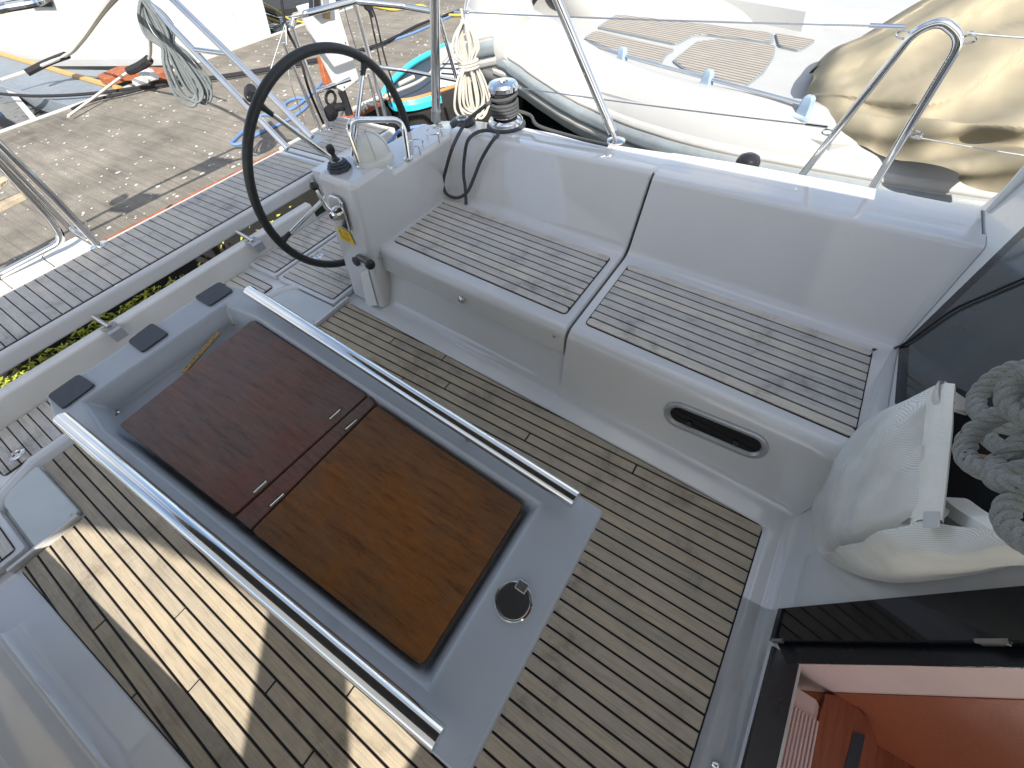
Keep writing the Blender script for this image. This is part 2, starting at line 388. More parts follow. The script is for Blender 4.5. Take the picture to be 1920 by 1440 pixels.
# ================================================================== COCKPIT SOLE
HS = lambda Y: .80 + .0535 * Y                 # half width of the teak sole
PITCH = .0475; SEAM = .8641
pan = struct(M().box((CX - 1.75, -.50, -.06), (CX + 2.0, 3.02, -.004)).build('cockpit_sole', 'gelcoat'))
Y0, Y1, Y2, HN = -.378, 2.03, 2.49, .6375
def sheet(name, poly, z0, z1, mat, parent): return M().prism(poly, z0, z1).build(name, mat, parent)
sheet('caulking', round_poly([(mx(HS(Y0), -1), Y0, 0), (mx(HS(Y0), 1), Y0, 0), (mx(HS(Y1), 1), Y1, 0), (mx(HN, 1), Y1, 0), (mx(HN, 1), Y2, 0), (mx(HN, -1), Y2, 0), (mx(HN, -1), Y1, 0), (mx(HS(Y1), -1), Y1, 0)], .035), -.0035, .0, 'caulk', pan)
JOINT = [(737.8, 637.9), (835, 669.5), (755, 712), (840, 723), (990, 819), (1190, 879.7), (196, 1166), (342.5, 1146), (254, 1303.6), (369.6, 1279.6), (511.7, 1285), (570, 1435), (655, 1300), (896, 808)]
JW = [PZ(a, b, 0) for a, b in JOINT]
k = -2
k = -5
while True:
    x1 = SEAM - PITCH * k; x0 = x1 - PITCH; k += 1
    if x1 < CX - 1.0: break
    a, b = x0 + .0037, x1 - .0037; mid = (a + b) / 2
    ya = Y0 + .006; yb = (Y2 if abs(mid - CX) < HN else Y1) - .006
    rect = [(a, ya), (b, ya), (b, yb), (a, yb)]
    rect = clip(rect, (1, -.0535), CX + .80 - .006); rect = clip(rect, (-1, -.0535), -CX + .80 - .006)
    if area(rect) < .0002: continue
    cuts = sorted(j.y for j in JW if x0 <= j.x < x1)
    if abs(mid - CX) < .30 and not cuts: cuts = [random.uniform(.4, 1.6)]
    lo = -9
    for c in cuts + [9]:
        pc = clip(clip(rect, (0, -1), -(lo + .0035)), (0, 1), c - .0035); lo = c
        if area(pc) > .00015: M().prism(pc, -.0005, .006).build('teak_plank', 'teak', pan, bevel=.0012, bseg=1)
# raised grey panels beside the middle, lip and aft teak
for s in (1, -1):
    pl_ = round_poly([(mx(.648, s), 2.055, 0), (mx(.826, s), 2.055, 0), (mx(.826, s), 2.41, 0), (mx(.79, s), 2.46, 0), (mx(.655, s), 2.492, 0)], .02)
    M().prism(pl_, -.003, .022).build('grey_panel', 'panel_grey', pan, bevel=.006)
    M().prism([(mx(.66, s), 2.036), (mx(.93, s), 2.036), (mx(.93, s), 2.054), (mx(.66, s), 2.054)], -.003, .026).build('panel_lip', 'gelcoat', pan, bevel=.004)
    M().lathe([(.005, 0), (.005, .003), (.002, .004)], (mx(.675, s), 2.07, .022), seg=10).build('screw', 'steel_satin', pan)
lip = []
for d in (-.86, -.81, -.66, .66, .81, .86):
    yy = 2.545 if abs(d) <= .66 else (2.47 if abs(d) <= .815 else 2.40)
    lip.append([Vector((CX + d, yy + q, z)) for q, z in ((-.048, -.003), (-.034, .020), (-.012, .032), (.012, .032), (.034, .022), (.05, -.003))])
M().grid(lip).build('sole_lip', 'gelcoat', pan, smooth=True)
sheet('caulking', round_poly([(mx(.78, -1), 2.60, 0), (mx(.78, 1), 2.60, 0), (mx(.78, 1), 2.935, 0), (mx(.78, -1), 2.935, 0)], .03), -.0035, .0, 'caulk', pan)
k = 0
for k in range(34):
    x1 = SEAM + .046 - PITCH * k; a, b = max(x1 - PITCH + .003, CX - .772), min(x1 - .003, CX + .772)
    if b - a > .012: M().prism([(a, 2.606), (b, 2.606), (b, 2.93), (a, 2.93)], -.0005, .006).build('teak_plank', 'teak_light', pan, bevel=.0012, bseg=1)
# helm lids on both sides, each a white lid with its teak
def helm_lid(s, y0, y1, d0, d1, label):
    t = thing('helm_hatch', label, 'hatch', (mx((d0 + d1) / 2, s), (y0 + y1) / 2, 0), 'teak hatches in the helm floor')
    P_ = round_poly([(mx(d0, s), y0, 0), (mx(d1, s), y0, 0), (mx(d1, s), y1, 0), (mx(d0, s), y1, 0)], .02)
    M().prism(P_, -.003, .030).build('lid', 'gelcoat', t, bevel=.006)
    e = .024
    M().prism([tuple(q[:2]) for q in round_poly([(mx(d0 + e, s), y0 + e, 0), (mx(d1 - e, s), y0 + e, 0), (mx(d1 - e, s), y1 - e, 0), (mx(d0 + e, s), y1 - e, 0)], .018)], .0295, .0325).build('caulking', 'caulk', t)
    n = int((d1 - d0 - 2 * e) / PITCH)
    for k in range(n + 1):
        a = d0 + e + .003 + k * PITCH; b = min(a + PITCH - .005, d1 - e - .003)
        if b - a > .01: M().prism([(mx(a, s), y0 + e + .004), (mx(b, s), y0 + e + .004), (mx(b, s), y1 - e - .004), (mx(a, s), y1 - e - .004)], .0325, .0375).build('teak_plank', 'teak_light', t, bevel=.001, bseg=1)
    return t
h1 = helm_lid(1, 2.64, 2.925, .835, 1.75, 'teak-topped hatch at the foot of the transom, behind the wheel rim')
h2 = helm_lid(1, 2.075, 2.615, .835, 1.75, 'teak-topped hatch with round drain under the bottom of the wheel')
h3 = helm_lid(-1, 2.075, 2.615, .845, 1.6, 'teak-topped hatch cut by the left edge, beside the grey panel')
def deck_fill(px_, py_, z, label):
    c = PZ(px_, py_, z); t = thing('deck_filler', label, 'filler cap', c, 'steel deck filler caps')
    M().lathe([(.036, 0), (.036, .003), (.030, .006), (.022, .0065), (.022, .004), (.008, .004)], c).build('cap', 'steel', t, smooth=True)
    for q in (-1, 1): M().lathe([(.0055, 0), (.0055, .0008)], c + Vector((q * .012, 0, .0041)), seg=10).build('key_hole', 'black_plastic', t)
deck_fill(32, 852, .006, 'oval steel filler cap in the teak at the left edge')
deck_fill(597, 481, .0375, 'steel filler cap in the hatch below the wheel')

# ------------------------------------------------------------------ transom lip
prof = fillet([(0, 2.935, -.004), (0, 2.925, .15), (0, 2.995, .152), (0, 3.0, -.5)], [0, .022, .014, 0])
rows = []
for x in (-1.6, 0, 1.2, 1.34, 1.46, 1.58): rows.append([Vector((x, p.y - max(0, x - 1.25) * .02, p.z)) for p in prof])
struct(M().grid(rows).build('transom_lip', 'nonskid', smooth=True))
# hull round the cockpit (outer skin and stern), not in one with the benches
def hull_side(s):
    rows = []
    for Y, d, zt in ((-1.6, 2.46, .38), (-.6, 2.45, .38), (.6, 2.44, .37), (1.8, 2.38, .34), (2.6, 2.32, .26), (3.05, 2.30, .22)):
        rows.append([Vector((mx(d - .45, s), Y, zt + .02)), Vector((mx(d - .02, s), Y, zt)), Vector((mx(d, s), Y, zt - .03)), Vector((mx(d - .02, s), Y, -.1)), Vector((mx(d - .25, s), Y, -.9))])
    return M().grid(rows)
struct(hull_side(1).build('side_deck', 'gelcoat', smooth=True, angle=50)); struct(hull_side(-1).build('side_deck', 'gelcoat', smooth=True, angle=50))

# ================================================================== BENCHES AND COAMINGS
DC = lambda Y: .905 + .0655 * Y
DN = lambda Y: .968 + .0635 * Y
DTF = lambda Y: 1.050 + .0635 * Y
DTB = lambda Y: 1.507 + .0725 * Y
DB = lambda Y: 1.575 + .0725 * Y
SEAT = .355
def bench_profile(Y, s, kind, dt):
    if kind == 'lid':                          # seat lid with skirt and backrest
        pts = [(DN(Y) - .004 + .004, .215), (DN(Y) - .014, .222), (DN(Y) - .006, SEAT + .004), (DB(Y), SEAT + .004), (dt, .672), (dt + .075, .668), (dt + .078, .62)]
        rad = [0, .012, .045, .045, .02, .012, 0]
    elif kind == 'base':
        pts = [(HS(Y) - .004, -.004), (HS(Y) + .004, .004), (DC(Y), .012), (DN(Y) + .026, .24), (DN(Y) + .04, .25)]
        rad = [0, .006, .045, .01, 0]
    else:
        pts = [(HS(Y) - .004, -.004), (HS(Y) + .004, .004), (DC(Y), .012), (DN(Y), SEAT), (DB(Y), SEAT), (dt, .66), (dt + .08, .6605), (dt + .085, .62)]
        rad = [0, .006, .05, .055, .045, .02, .002, 0]
    return [Vector((mx(p.x, s), Y, p.y)) for p in fillet([Vector((a, b, 0)) for a, b in pts], rad, 6)]
def endcap(m, row):                            # close a bench end by a fan down to the sole
    return m
def seat_teak(t, s, y0, y1, z, n=10):
    d0 = lambda Y: DTF(Y); d1 = lambda Y: DTB(Y)
    P_ = round_poly([(mx(d0(y0), s), y0, 0), (mx(d1(y0), s), y0, 0), (mx(d1(y1), s), y1, 0), (mx(d0(y1), s), y1, 0)], .025)
    M().prism([tuple(q[:2]) for q in P_], z - .006, z + .0035).build('caulking', 'caulk', t)
    for k in range(n):
        f0, f1 = k / n, (k + 1) / n; e = .0037
        def X(Y, f): return d0(Y) + (d1(Y) - d0(Y)) * f
        q = [(mx(X(y0, f0) + e, s), y0 + .005), (mx(X(y0, f1) - e, s), y0 + .005), (mx(X(y1, f1) - e, s), y1 - .005), (mx(X(y1, f0) + e, s), y1 - .005)]
        if k in (0, n - 1):
            c = .016; j = 0 if k == 0 else 1
            q = [tuple(v[:2]) for v in round_poly([Vector((a, b, 0)) for a, b in q], c, 3)]
        M().prism(q, z - .001, z + .0085).build('teak_plank', 'teak_light', t, bevel=.0012, bseg=1)
def bench(s, kind, label):
    if kind == 'fore':
        ya, yb = -.52, .585
        t = thing('cockpit_bench', label, 'bench', (mx(1.3, s), .05, 0), 'cockpit benches')
        rows = [bench_profile(y, s, 'fore', 1.79 + .01 * (y > .5)) for y in (ya, 0, yb)]
        rows[0] = [Vector((v.x, -.460 - .23 * v.z, v.z)) for v in rows[0]]
        m = M().grid(rows)
        e = rows[-1]; m.add([v for v in e] + [Vector((e[-1].x, yb, -.02)), Vector((e[0].x, yb, -.02))], [tuple(range(len(e) + 2))])
        m.build('moulding', 'gelcoat', t, smooth=True, angle=40)
        seat_teak(t, s, -.468, .548, SEAT)
    else:
        ya, yb = .602, 1.79
        t = thing('cockpit_bench', label, 'bench', (mx(1.3, s), 1.2, 0), 'cockpit benches')
        rows = [bench_profile(y, s, 'base', 0) for y in (.575, 1.2, yb)]
        M().grid(rows).build('base', 'gelcoat', t, smooth=True, angle=40)
        ys = [ya, ya + .006, ya + .02, 1.2, yb]
        rows = []
        for i, y in enumerate(ys):
            sh = (.014, .004, 0, 0, 0)[i]
            rows.append([v + Vector((s * sh * .6, 0, -sh)) for v in bench_profile(y, s, 'lid', 1.815)])
        m = M().grid(rows)
        e = rows[0]; m.add([v for v in e] + [v + Vector((s * .03, .001, -.03)) for v in e], [(i, i + 1, len(e) + i + 1, len(e) + i) for i in range(len(e) - 1)])
        lid = m.build('lid', 'gelcoat', t, smooth=True, angle=40)
        seat_teak(t, s, .642, 1.745, SEAT + .004)
        # dark drain channel between the two mouldings
        m = M(); dd = .03
        rows2 = [[v + Vector((s * .035, 0, -.035)) for v in bench_profile(y, s, 'fore', 1.79)][14:] for y in (.58, .607)]
        m.grid(rows2).build('channel', 'rubber', t, smooth=True)
    return t
b1 = bench(1, 'fore', 'cockpit bench with teak seat and oval window in its front face')
b2 = bench(1, 'aft', 'cockpit bench with lockable lid and teak seat beside the steering pedestal')
b3 = bench(-1, 'fore', 'pale cockpit bench in the bottom left corner')
b4 = bench(-1, 'aft', 'pale cockpit bench lid at the left edge, above the bottom left corner')
# lock, finger recess and screws of the aft bench
def face_pt(x, y, s=1, Yr=0.0):                # on the sloping front face
    q = Vector((mx(DC(0), s), 0, .012)); u = Vector((s * .0645, 1, 0)); v = Vector((mx(DN(0), s), 0, SEAT)) - q
    n = u.cross(v).normalized()
    return PL((x, y), q, n), (n if n.x * s < 0 else -n)
p, n = face_pt(868, 560); p += n * .012
lk = M().lathe([(.019, 0), (.019, .004), (.015, .007), (.011, .007), (.010, .012), (.004, .013)], p, n, 20).build('lock', 'steel', b2, smooth=True)
M().obox(p + n * .0135, Vector((0, .0012, 0)), Vector((0, 0, .005)), n * .001).build('keyhole', 'black_plastic', lk)
for q in ((1043, 627), (718, 480)):
    p, n = face_pt(*q); M().lathe([(.0075, 0), (.0075, .004), (.003, .0045)], p + n * .016, n, 12).build('screw', 'steel_satin', b2, smooth=True)
qs = [face_pt(*q)[0] - n * .020 for q in ((838, 551), (846, 568), (903, 596), (911, 585))]
M().slab(qs, n * .006).build('finger_pull', 'nonskid', b2, bevel=.003)
# oval window in the fore bench
def stadium(a, b, ra, n, k=14):
    ax = (b - a).normalized(); up = n.cross(ax).normalized(); out = []
    for i in range(k + 1):
        t = -math.pi / 2 + math.pi * i / k; out.append(b - ax * ra + ax * (math.cos(t) * ra) + up * (math.sin(t) * ra))
    for i in range(k + 1):
        t = math.pi / 2 + math.pi * i / k; out.append(a + ax * ra + ax * (math.cos(t) * ra) + up * (math.sin(t) * ra))
    return out
a, n = face_pt(1247, 766); b, _ = face_pt(1440, 846)
a = a + n * .004; b = b + n * .004
t = thing('bench_window', 'oval grey-framed opening window with dark pane in the bench front', 'window', (a + b) / 2)
def ring(off, sh): 
    ax = (b - a).normalized(); return [v + n * off for v in stadium(a + ax * sh, b - ax * sh, .062 - sh, n)]
M().grid([ring(-.012, 0), ring(.006, .0), ring(.010, .006), ring(.010, .016), ring(.004, .020), ring(-.004, .026), ring(-.012, .027)], True).build('frame', 'alloy', t, smooth=True, angle=30)
def ringi(off): 
    ax = (b - a).normalized(); return [v + n * off for v in stadium(a + ax * .024, b - ax * .024, .037, n)]
pn = M().slab(ringi(-.004), n * .003).build('pane', 'acrylic_black', t)
for f in (.27, .73):
    c = a.lerp(b, f) - n.cross(b - a).normalized() * .018 * (-1 if n.cross(b - a).z < 0 else 1)
    M().lathe([(.010, 0), (.010, .005), (.006, .008)], c, n, 16).build('knob', 'black_plastic', t, smooth=True)
# coaming tops, port and starboard
def coaming(s):
    rows = []
    for Y, di, do, z in ((-.66, 1.80, 2.10, .655), (-.3, 1.80, 2.10, .6585), (.3, 1.80, 2.105, .6585), (.59, 1.81, 2.09, .6585), (.6, 1.83, 2.09, .655), (.9, 1.83, 2.065, .655), (1.45, 1.83, 2.075, .655), (1.78, 1.82, 2.06, .65), (2.0, 1.80, 2.0, .64), (2.12, 1.79, 1.96, .60), (2.3, 1.80, 1.95, .50)):
        p = fillet([Vector((di + .02, z - .05, 0)), Vector((di + .02, z, 0)), Vector((do, z - .008, 0)), Vector((do + .05, .42, 0)), Vector((do + .05, .2, 0))], [0, .004, .025, .05, 0], 5)
        rows.append([Vector((mx(q.x, s), Y if Y > -.6 else -.455 - .23 * q.y, q.y)) for q in p])
    return M().grid(rows)
struct(coaming(1).build('coaming', 'gelcoat', smooth=True, angle=50)); struct(coaming(-1).build('coaming', 'gelcoat', smooth=True, angle=50))
# outer helm well walls
for s in (1, -1):
    struct(M().grid([[Vector((mx(1.62, s), Y, z)) for z in (-.004, .18, .30)] + [Vector((mx(2.2, s), Y, .30))] for Y in (2.03, 3.02)]).build('helm_well_wall', 'gelcoat'))

# ================================================================== CABIN BULKHEAD AND COMPANIONWAY
def BP(X, z, o=0.0):                           # point of the raked bulkhead at X and height z
    return Vector((X, -.462 - .23 * z, z)) + BN * o
JX0, JX1, SILL = -.36, .632, .066
bh = struct(M().grid([[BP(X, z) for z in (.0, .3, .66, 1.05)] for X in (JX1, 1.2, 1.95, 2.25)]).build('cabin_bulkhead', 'gelcoat'))
struct(M().grid([[BP(X, z) for z in (.0, .3, .66, 1.25)] for X in (-2.1, -1.2, JX0)]).build('cabin_bulkhead', 'gelcoat'))
prof = fillet([Vector((0, -.374, -.002)), Vector((0, -.392, .006)), Vector((0, -.446, .010)), BP(0, .03), BP(0, SILL), Vector((0, -.56, SILL))], [0, .01, .03, .02, .012, 0], 5)
M().grid([[Vector((X, p.y, p.z)) for p in prof[:-7]] for X in (-.95, JX0, JX1, 1.12)]).build('sill_cove', 'gelcoat', bh, smooth=True)
M().grid([[Vector((X, p.y, p.z)) for p in prof] for X in (JX0, JX1)]).build('sill_step', 'gelcoat', bh, smooth=True)
# black acrylic surround with its folded door leaf
cw = thing('companionway_door', 'black acrylic companionway surround with folded door leaf and steel hinge', 'door', (CX, -.48, SILL))
M().slab([BP(.522, SILL + .004, .004), BP(JX1 - .004, SILL + .004, .004), BP(JX1 - .004, 1.2, .004), BP(.522, 1.2, .004)], BN * .012).build('door_leaf', 'acrylic_black', cw, bevel=.003)
M().slab([BP(-.30, SILL + .002, .006), BP(.512, SILL + .002, .006), BP(.512, SILL + .012, .006), BP(-.30, SILL + .012, .006)], Vector((0, -.075, -.0))).build('sill_plate', 'acrylic_frame', cw, bevel=.003)
M().slab([PB(1452, 1195, -.002), PB(1474, 1243, -.002), PB(1700, 1246, -.002), PB(1930, 1252, -.002), PB(1930, 1190, -.002)], -BN * .004).build('door_frame', 'acrylic_frame', cw)
for z in (.115, .70):
    h_ = M().obox(BP(.519, z, .018), BU * .024, Vector((.005, 0, 0)), BN * .004).build('hinge', 'steel_satin', cw, bevel=.0015)
    M().tube([BP(.519, z - .028, .022), BP(.519, z + .028, .022)], .0045, 10).build('hinge_pin', 'steel_satin', cw, smooth=True)
# inside: pink moulded threshold with ribs, wooden ladder
inn = struct(M().grid([[Vector((X, Y, z)) for Y, z in ((-.545, .02), (-.50, .045), (-.62, .04), (-.66, -.02), (-.67, -1.6))] for X in (-.34, .45)]).build('companion_threshold', 'pink_grp', smooth=True, angle=30))
for k in range(8):
    y = -.565 - k * .0095
    M().box((-.3, y - .0028, .036), (.40, y + .0028, .0475)).build('rib', 'pink_grp', inn, bevel=.002, bseg=2)
XI = .505
inw = struct(M().slab([PX(x, y, XI) for x, y in ((1468, 1236), (1700, 1238), (1930, 1242), (1930, 1313), (1700, 1304), (1546, 1298), (1490, 1292))], Vector((.015, 0, 0))).build('companion_side', 'pink_grp'))
struct(M().slab([PX(x, y, XI - .003) for x, y in ((1546, 1299), (1700, 1305), (1930, 1314), (1930, 1600), (1560, 1560))], Vector((.015, 0, 0))).build('companion_cheek', 'red_wood'))
struct(M().grid([[Vector((.53, -.545, .06)), Vector((.53, -.545, -1.7))], [Vector((.53, -.85, 1.25)), Vector((.53, -.85, -1.7))], [Vector((.53, -3.6, 1.25)), Vector((.53, -3.6, -1.7))], [Vector((-1.6, -3.6, 1.25)), Vector((-1.6, -3.6, -1.7))]]).build('cabin_lining', 'red_wood'))
struct(M().box((-1.9, -3.6, 1.25), (1.5, -1.3, 1.28)).build('coachroof', 'gelcoat'))
struct(M().box((-1.6, -3.6, -1.75), (1.6, -.7, -1.65)).build('cabin_floor', 'red_wood'))
st = thing('companion_steps', 'curved red-brown wooden steps going down inside the companionway', 'steps', (CX, -.8, -1.6))
for z, q, g in ((.012, ((1548, 1300), (1582, 1304), (1624, 1342), (1643, 1385), (1642, 1425), (1622, 1475), (1500, 1560), (1510, 1440)), ((1600, 1372), (1622, 1379), (1606, 1450), (1580, 1450))),
                (-.22, ((1560, 1330), (1650, 1396), (1700, 1428), (1738, 1478), (1720, 1580), (1540, 1620)), None), (-.5, ((1600, 1380), (1720, 1420), (1790, 1480), (1800, 1600), (1600, 1640)), None)):
    pts = [PZ(x, y, z) for x, y in q]
    M().slab(pts[:1] + spline(pts[1:-1], 5) + pts[-1:], Vector((0, 0, -.03))).build('tread', 'red_wood', st, bevel=.004)
    if g: M().slab([PZ(x, y, z + .001) for x, y in g], Vector((0, 0, .0015))).build('grip_strip', 'rubber', st)
# smoked window beside the companionway
wn = thing('cabin_window', 'smoked dark window in the cabin bulkhead behind the rope bag', 'window', BP(1.5, .4))
fr = [PB(1920, 430, .004), PB(1689, 653, .004), PB(1681, 757, .004), PB(1760, 905, .004)]
hi = BP(.80, 1.2, .004); hj = BP(1.98, 1.2, .004)
outl = [hj, fr[0], fr[1], fr[2], Vector(fr[3]), BP(.80, .62, .004), hi]
M().slab(outl, BN * .008).build('frame', 'acrylic_frame', wn, bevel=.003)
cen = sum(outl, Vector()) / len(outl)
M().slab([cen + (q - cen) * .86 for q in outl], BN * .0105).build('pane', 'glass_smoked', wn)
cb = spline([PZ(1638, 655, .362), PB(1662, 656, .012), PB(1700, 642, .02), PB(1780, 585, .022), PB(1850, 552, .022), PB(1935, 515, .022)], 8)
tag(tube_obj('black_cable', cb, .0045, 'black_plastic', seg=8), 'thin black cable running from the bench corner across the window', 'cable')
# white moulded rail where coaming meets the deckhouse
a = PZ(1853, 398, .665); b = BP(2.27, 1.0, .02)
tag(M().tube([a, a.lerp(b, .35) + Vector((0, 0, .03)), b], [.012, .022, .024], 12).build('deckhouse_trim', 'gelcoat', smooth=True), 'white moulded trim rising from the coaming at the right edge', 'trim')

# ================================================================== STEERING PEDESTAL
ped = thing('steering_pedestal', 'white steering pedestal with big black wheel at the end of the bench', 'pedestal', (1.3, 1.92, 0))
prof = [(1.098, -.004), (1.20, .706), (1.43, .712), (1.475, .66), (2.02, .655), (2.02, -.004)]
ring_ = []
for (Y, sh) in ((1.778, .0), (2.06, .012)):
    ring_.append([Vector((x + (sh if i < 2 else 0), Y, z)) for i, (x, z) in enumerate(prof)])
M().grid(ring_, True, True, True).build('console', 'gelcoat', ped, bevel=.028, bseg=5)
FN = Vector((-1, 0, .1437)).normalized()
FQ = Vector((1.098, 0, 0))
def PF(x, y, o=0.0): return PL((x, y), FQ + FN * o, FN)
FU = Vector((.1437, 0, 1)).normalized(); FV = Vector((0, 1, 0))
# throttle: steel plate, boss, lever with black ball
c = PF(638, 398, .004)
pw, ph = .055, .085
plate = [c + FV * (pw * a) + FU * (ph * b) for a, b in ((-1, -1), (1, -.80), (1, .75), (.6, 1), (-.6, 1), (-1, .75))]
M().slab(plate, FN * .014).build('throttle_plate', 'steel', ped, bevel=.008)
M().lathe([(.034, 0), (.034, .012), (.026, .026), (.026, .040), (.014, .046)], c + FN * .013, FN, 24).build('throttle_boss', 'steel', ped, smooth=True, angle=25)
e = PF(589, 349, .075)
lv = M().tube([c + FN * .035, c.lerp(e, .3) + FN * .04, e], [.013, .011, .008], 12).build('throttle_lever', 'steel', ped, smooth=True)
bb = [(math.sin(math.pi * i / 12) * .021, -math.cos(math.pi * i / 12) * .021) for i in range(13)]
ba = M().lathe(bb, e, (e - c).normalized(), 20).build('ball_grip', 'leather', lv, smooth=True)
M().lathe([(.012, 0), (.010, .003)], e + (e - c).normalized() * .0195, (e - c).normalized(), 6).build('button', 'steel', ba)
# yellow warning label with print
lb = [PF(631, 424, .002), PF(655, 436, .002), PF(666, 460, .002), PF(640, 448, .002)]
lab = M().slab(lb, FN * .0012).build('warning_label', 'yellow_label', ped)
du, dv = (lb[1] - lb[0]), (lb[3] - lb[0])
def lp(u, v, o=.0016): return lb[0] + du * u + dv * v + FN * o
tri = [lp(.20, .12), lp(.36, .44), lp(.06, .40)]; ti = [lp(.20, .22), lp(.28, .38), lp(.13, .36)]
M().grid([[*tri], [*ti]], True).build('warning_triangle', 'label_ink', lab)
for v, u0, u1 in ((.14, .45, .92), (.26, .45, .85), (.38, .45, .9), (.56, .08, .92), (.68, .08, .86), (.80, .08, .7)):
    M().slab([lp(u0, v), lp(u1, v), lp(u1, v + .035), lp(u0, v + .035)], FN * .0004).build('text_line', 'label_ink', lab)
# emergency handle: black grip in a recess with a slot below
a = PF(672, 482, .0); b = PF(697, 498, .085)
hd = M().tube([a + (b - a) * t for t in (0, .2, .55, .8)], [.016, .015, .0135, .015], 14).build('bilge_pump_handle', 'black_plastic', ped, smooth=True)
d_ = (b - a).normalized()
M().lathe([(.012, -.006), (.022, .0), (.0265, .012), (.0265, .024), (.022, .033), (.010, .037)], a + (b - a) * .80, d_, 20).build('knob', 'black_plastic', hd, smooth=True)
M().lathe([(.026, 0), (.028, .006), (.018, .012)], PF(668, 490, 0), FN, 18).build('handle_socket', 'rubber', ped, smooth=True)
sl_ = [PF(676, 512, .0015), PF(690, 505, .0015), PF(708, 572, .0015), PF(688, 574, .0015)]
M().slab(sl_, FN * .004).build('slot_cover', 'nonskid', ped, bevel=.002)
# joystick with bellows
c = PZ(637, 316, .712)
M().lathe([(.060, 0), (.060, .012), (.052, .017), (.056, .022), (.046, .028), (.049, .033), (.038, .039)], c, (0, 0, 1), 8).build('bellows', 'rubber', ped, smooth=True, angle=25)
M().lathe([(.030, .036), (.030, .041), (.024, .043)], c, (0, 0, 1), 8).build('bellows_ring', 'steel_satin', ped)
M().lathe([(.024, .040), (.015, .052), (.011, .066), (.011, .074), (.0185, .084), (.0195, .100), (.016, .114), (.006, .118)], c, (-.08, .02, 1), 18).build('joystick', 'black_plastic', ped, smooth=True)
# compass: round binnacle with a hinged pale hood
c = PZ(703, 302, .70)
M().lathe([(.103, 0), (.103, .020), (.098, .032), (.086, .036)], c, (0, 0, 1), 36).build('compass_base', 'compass_grey', ped, smooth=True, angle=40)
rows = []
for i in range(13):                            # hood: a half cap open towards the wheel
    t = math.pi * i / 12
    row = []
    for j in range(7):
        p_ = math.pi / 2 * j / 6
        row.append(c + Vector((math.cos(t) * math.cos(p_) * .096, -math.sin(t) * math.cos(p_) * .096 + .010, .034 + math.sin(p_) * .105)))
    rows.append(row)
M().grid(rows).build('compass_hood', 'compass_grey', ped, smooth=True)
for i in (4, 8): M().tube([v + (v - c - Vector((0, 0, .03))).normalized() * .0015 for v in rows[i]], .0013, 6).build('hood_rib', 'strake_pale', ped, smooth=True)
M().lathe([(.062, .032), (.060, .055), (.045, .075), (.02, .086), (.002, .089)], c + Vector((0, .018, 0)), (0, 0, 1), 28).build('compass_bowl', 'acrylic_black', ped, smooth=True)
# steel grab rail arching over the compass
r0 = PZ(678, 312, .71); r1 = PZ(766, 297, .662)
tz = .895
q0 = PL((652, 238), (0, r0.y + .03, 0), (0, 1, 0)); q1 = PL((757, 232), (0, r1.y + .05, 0), (0, 1, 0))
gr = fillet([r0, q0 + Vector((0, 0, .03)), q1 + Vector((0, 0, .02)), r1], [0, .07, .07, 0], 8)
M().tube(gr, .0145, 14).build('grab_rail', 'steel', ped, smooth=True)
for q in (r0, r1): M().lathe([(.024, -.002), (.024, .004), (.017, .008)], q, (0, 0, 1), 20).build('rail_flange', 'steel', ped, smooth=True)
# two wire cup rings
for (x, y) in ((778, 268), (814, 246)):
    t = thing('wire_cup_ring', 'wire cup ring ' + ('next to the grab rail foot' if x < 800 else 'next to the thick vertical pole'), 'cup holder', PZ(x, y + 12, .655), 'wire cup rings on the pedestal')
    c = PZ(x, y, .70)
    M().tube([c + Vector((math.cos(6.283 * i / 28) * .045, math.sin(6.283 * i / 28) * .045, 0)) for i in range(28)], .0032, 8, True).build('ring', 'steel', t, smooth=True)
    for an in (-2.0, -.2, 2.0):
        q = c + Vector((math.cos(an) * .045, math.sin(an) * .045, 0)); M().tube([q, Vector((q.x, q.y, .653))], .003, 8).build('leg', 'steel', t, smooth=True)

# ================================================================== STEERING WHEEL
wc = Vector((1.424, 2.14, .615)); WR = .533; tilt = -.104
wu = Vector((1, 0, 0)); wv = Vector((0, math.sin(tilt), math.cos(tilt))); wn_ = wu.cross(wv)
def wp(a, r, o=0): return wc + (wu * math.cos(a) + wv * math.sin(a)) * r + wn_ * o
whl = M().tube([wp(6.2832 * i / 96, WR) for i in range(96)], .0215, 14, True).build('steering_wheel', 'leather', ped, smooth=True)
whl['label'] = 'large black leather-rimmed steering wheel with steel spokes'
def spoke_angle(x, y):
    q = PL((x, y), wc, wn_) - wc; return math.atan2(q.dot(wv), q.dot(wu))
angs = [spoke_angle(500, 207), spoke_angle(682, 123), spoke_angle(535, 445)]
angs += [angs[1] - R(72), angs[1] - R(144)]
for a in angs:
    sp = M().tube([wp(a, .05, .055), wp(a, .12, .045), wp(a, WR - .03, .002)], [.0135, .0125, .0105], 12).build('spoke', 'steel', whl, smooth=True)
    M().tube([wp(a, WR - .075, .006), wp(a, WR - .04, .002), wp(a, WR - .012, 0)], [.0115, .0135, .019], 12).build('spoke_boot', 'leather', whl, smooth=True)
M().lathe([(.055, 0), (.055, .03), (.045, .05), (.02, .06)], wc + wn_ * .02, wn_, 28).build('hub', 'steel', whl, smooth=True)
M().tube([wc + wn_ * .03, wc - Vector((0, 0, 0)) + Vector((0, -.09, 0))], .03, 18).build('hub_shaft', 'steel', whl, smooth=True)

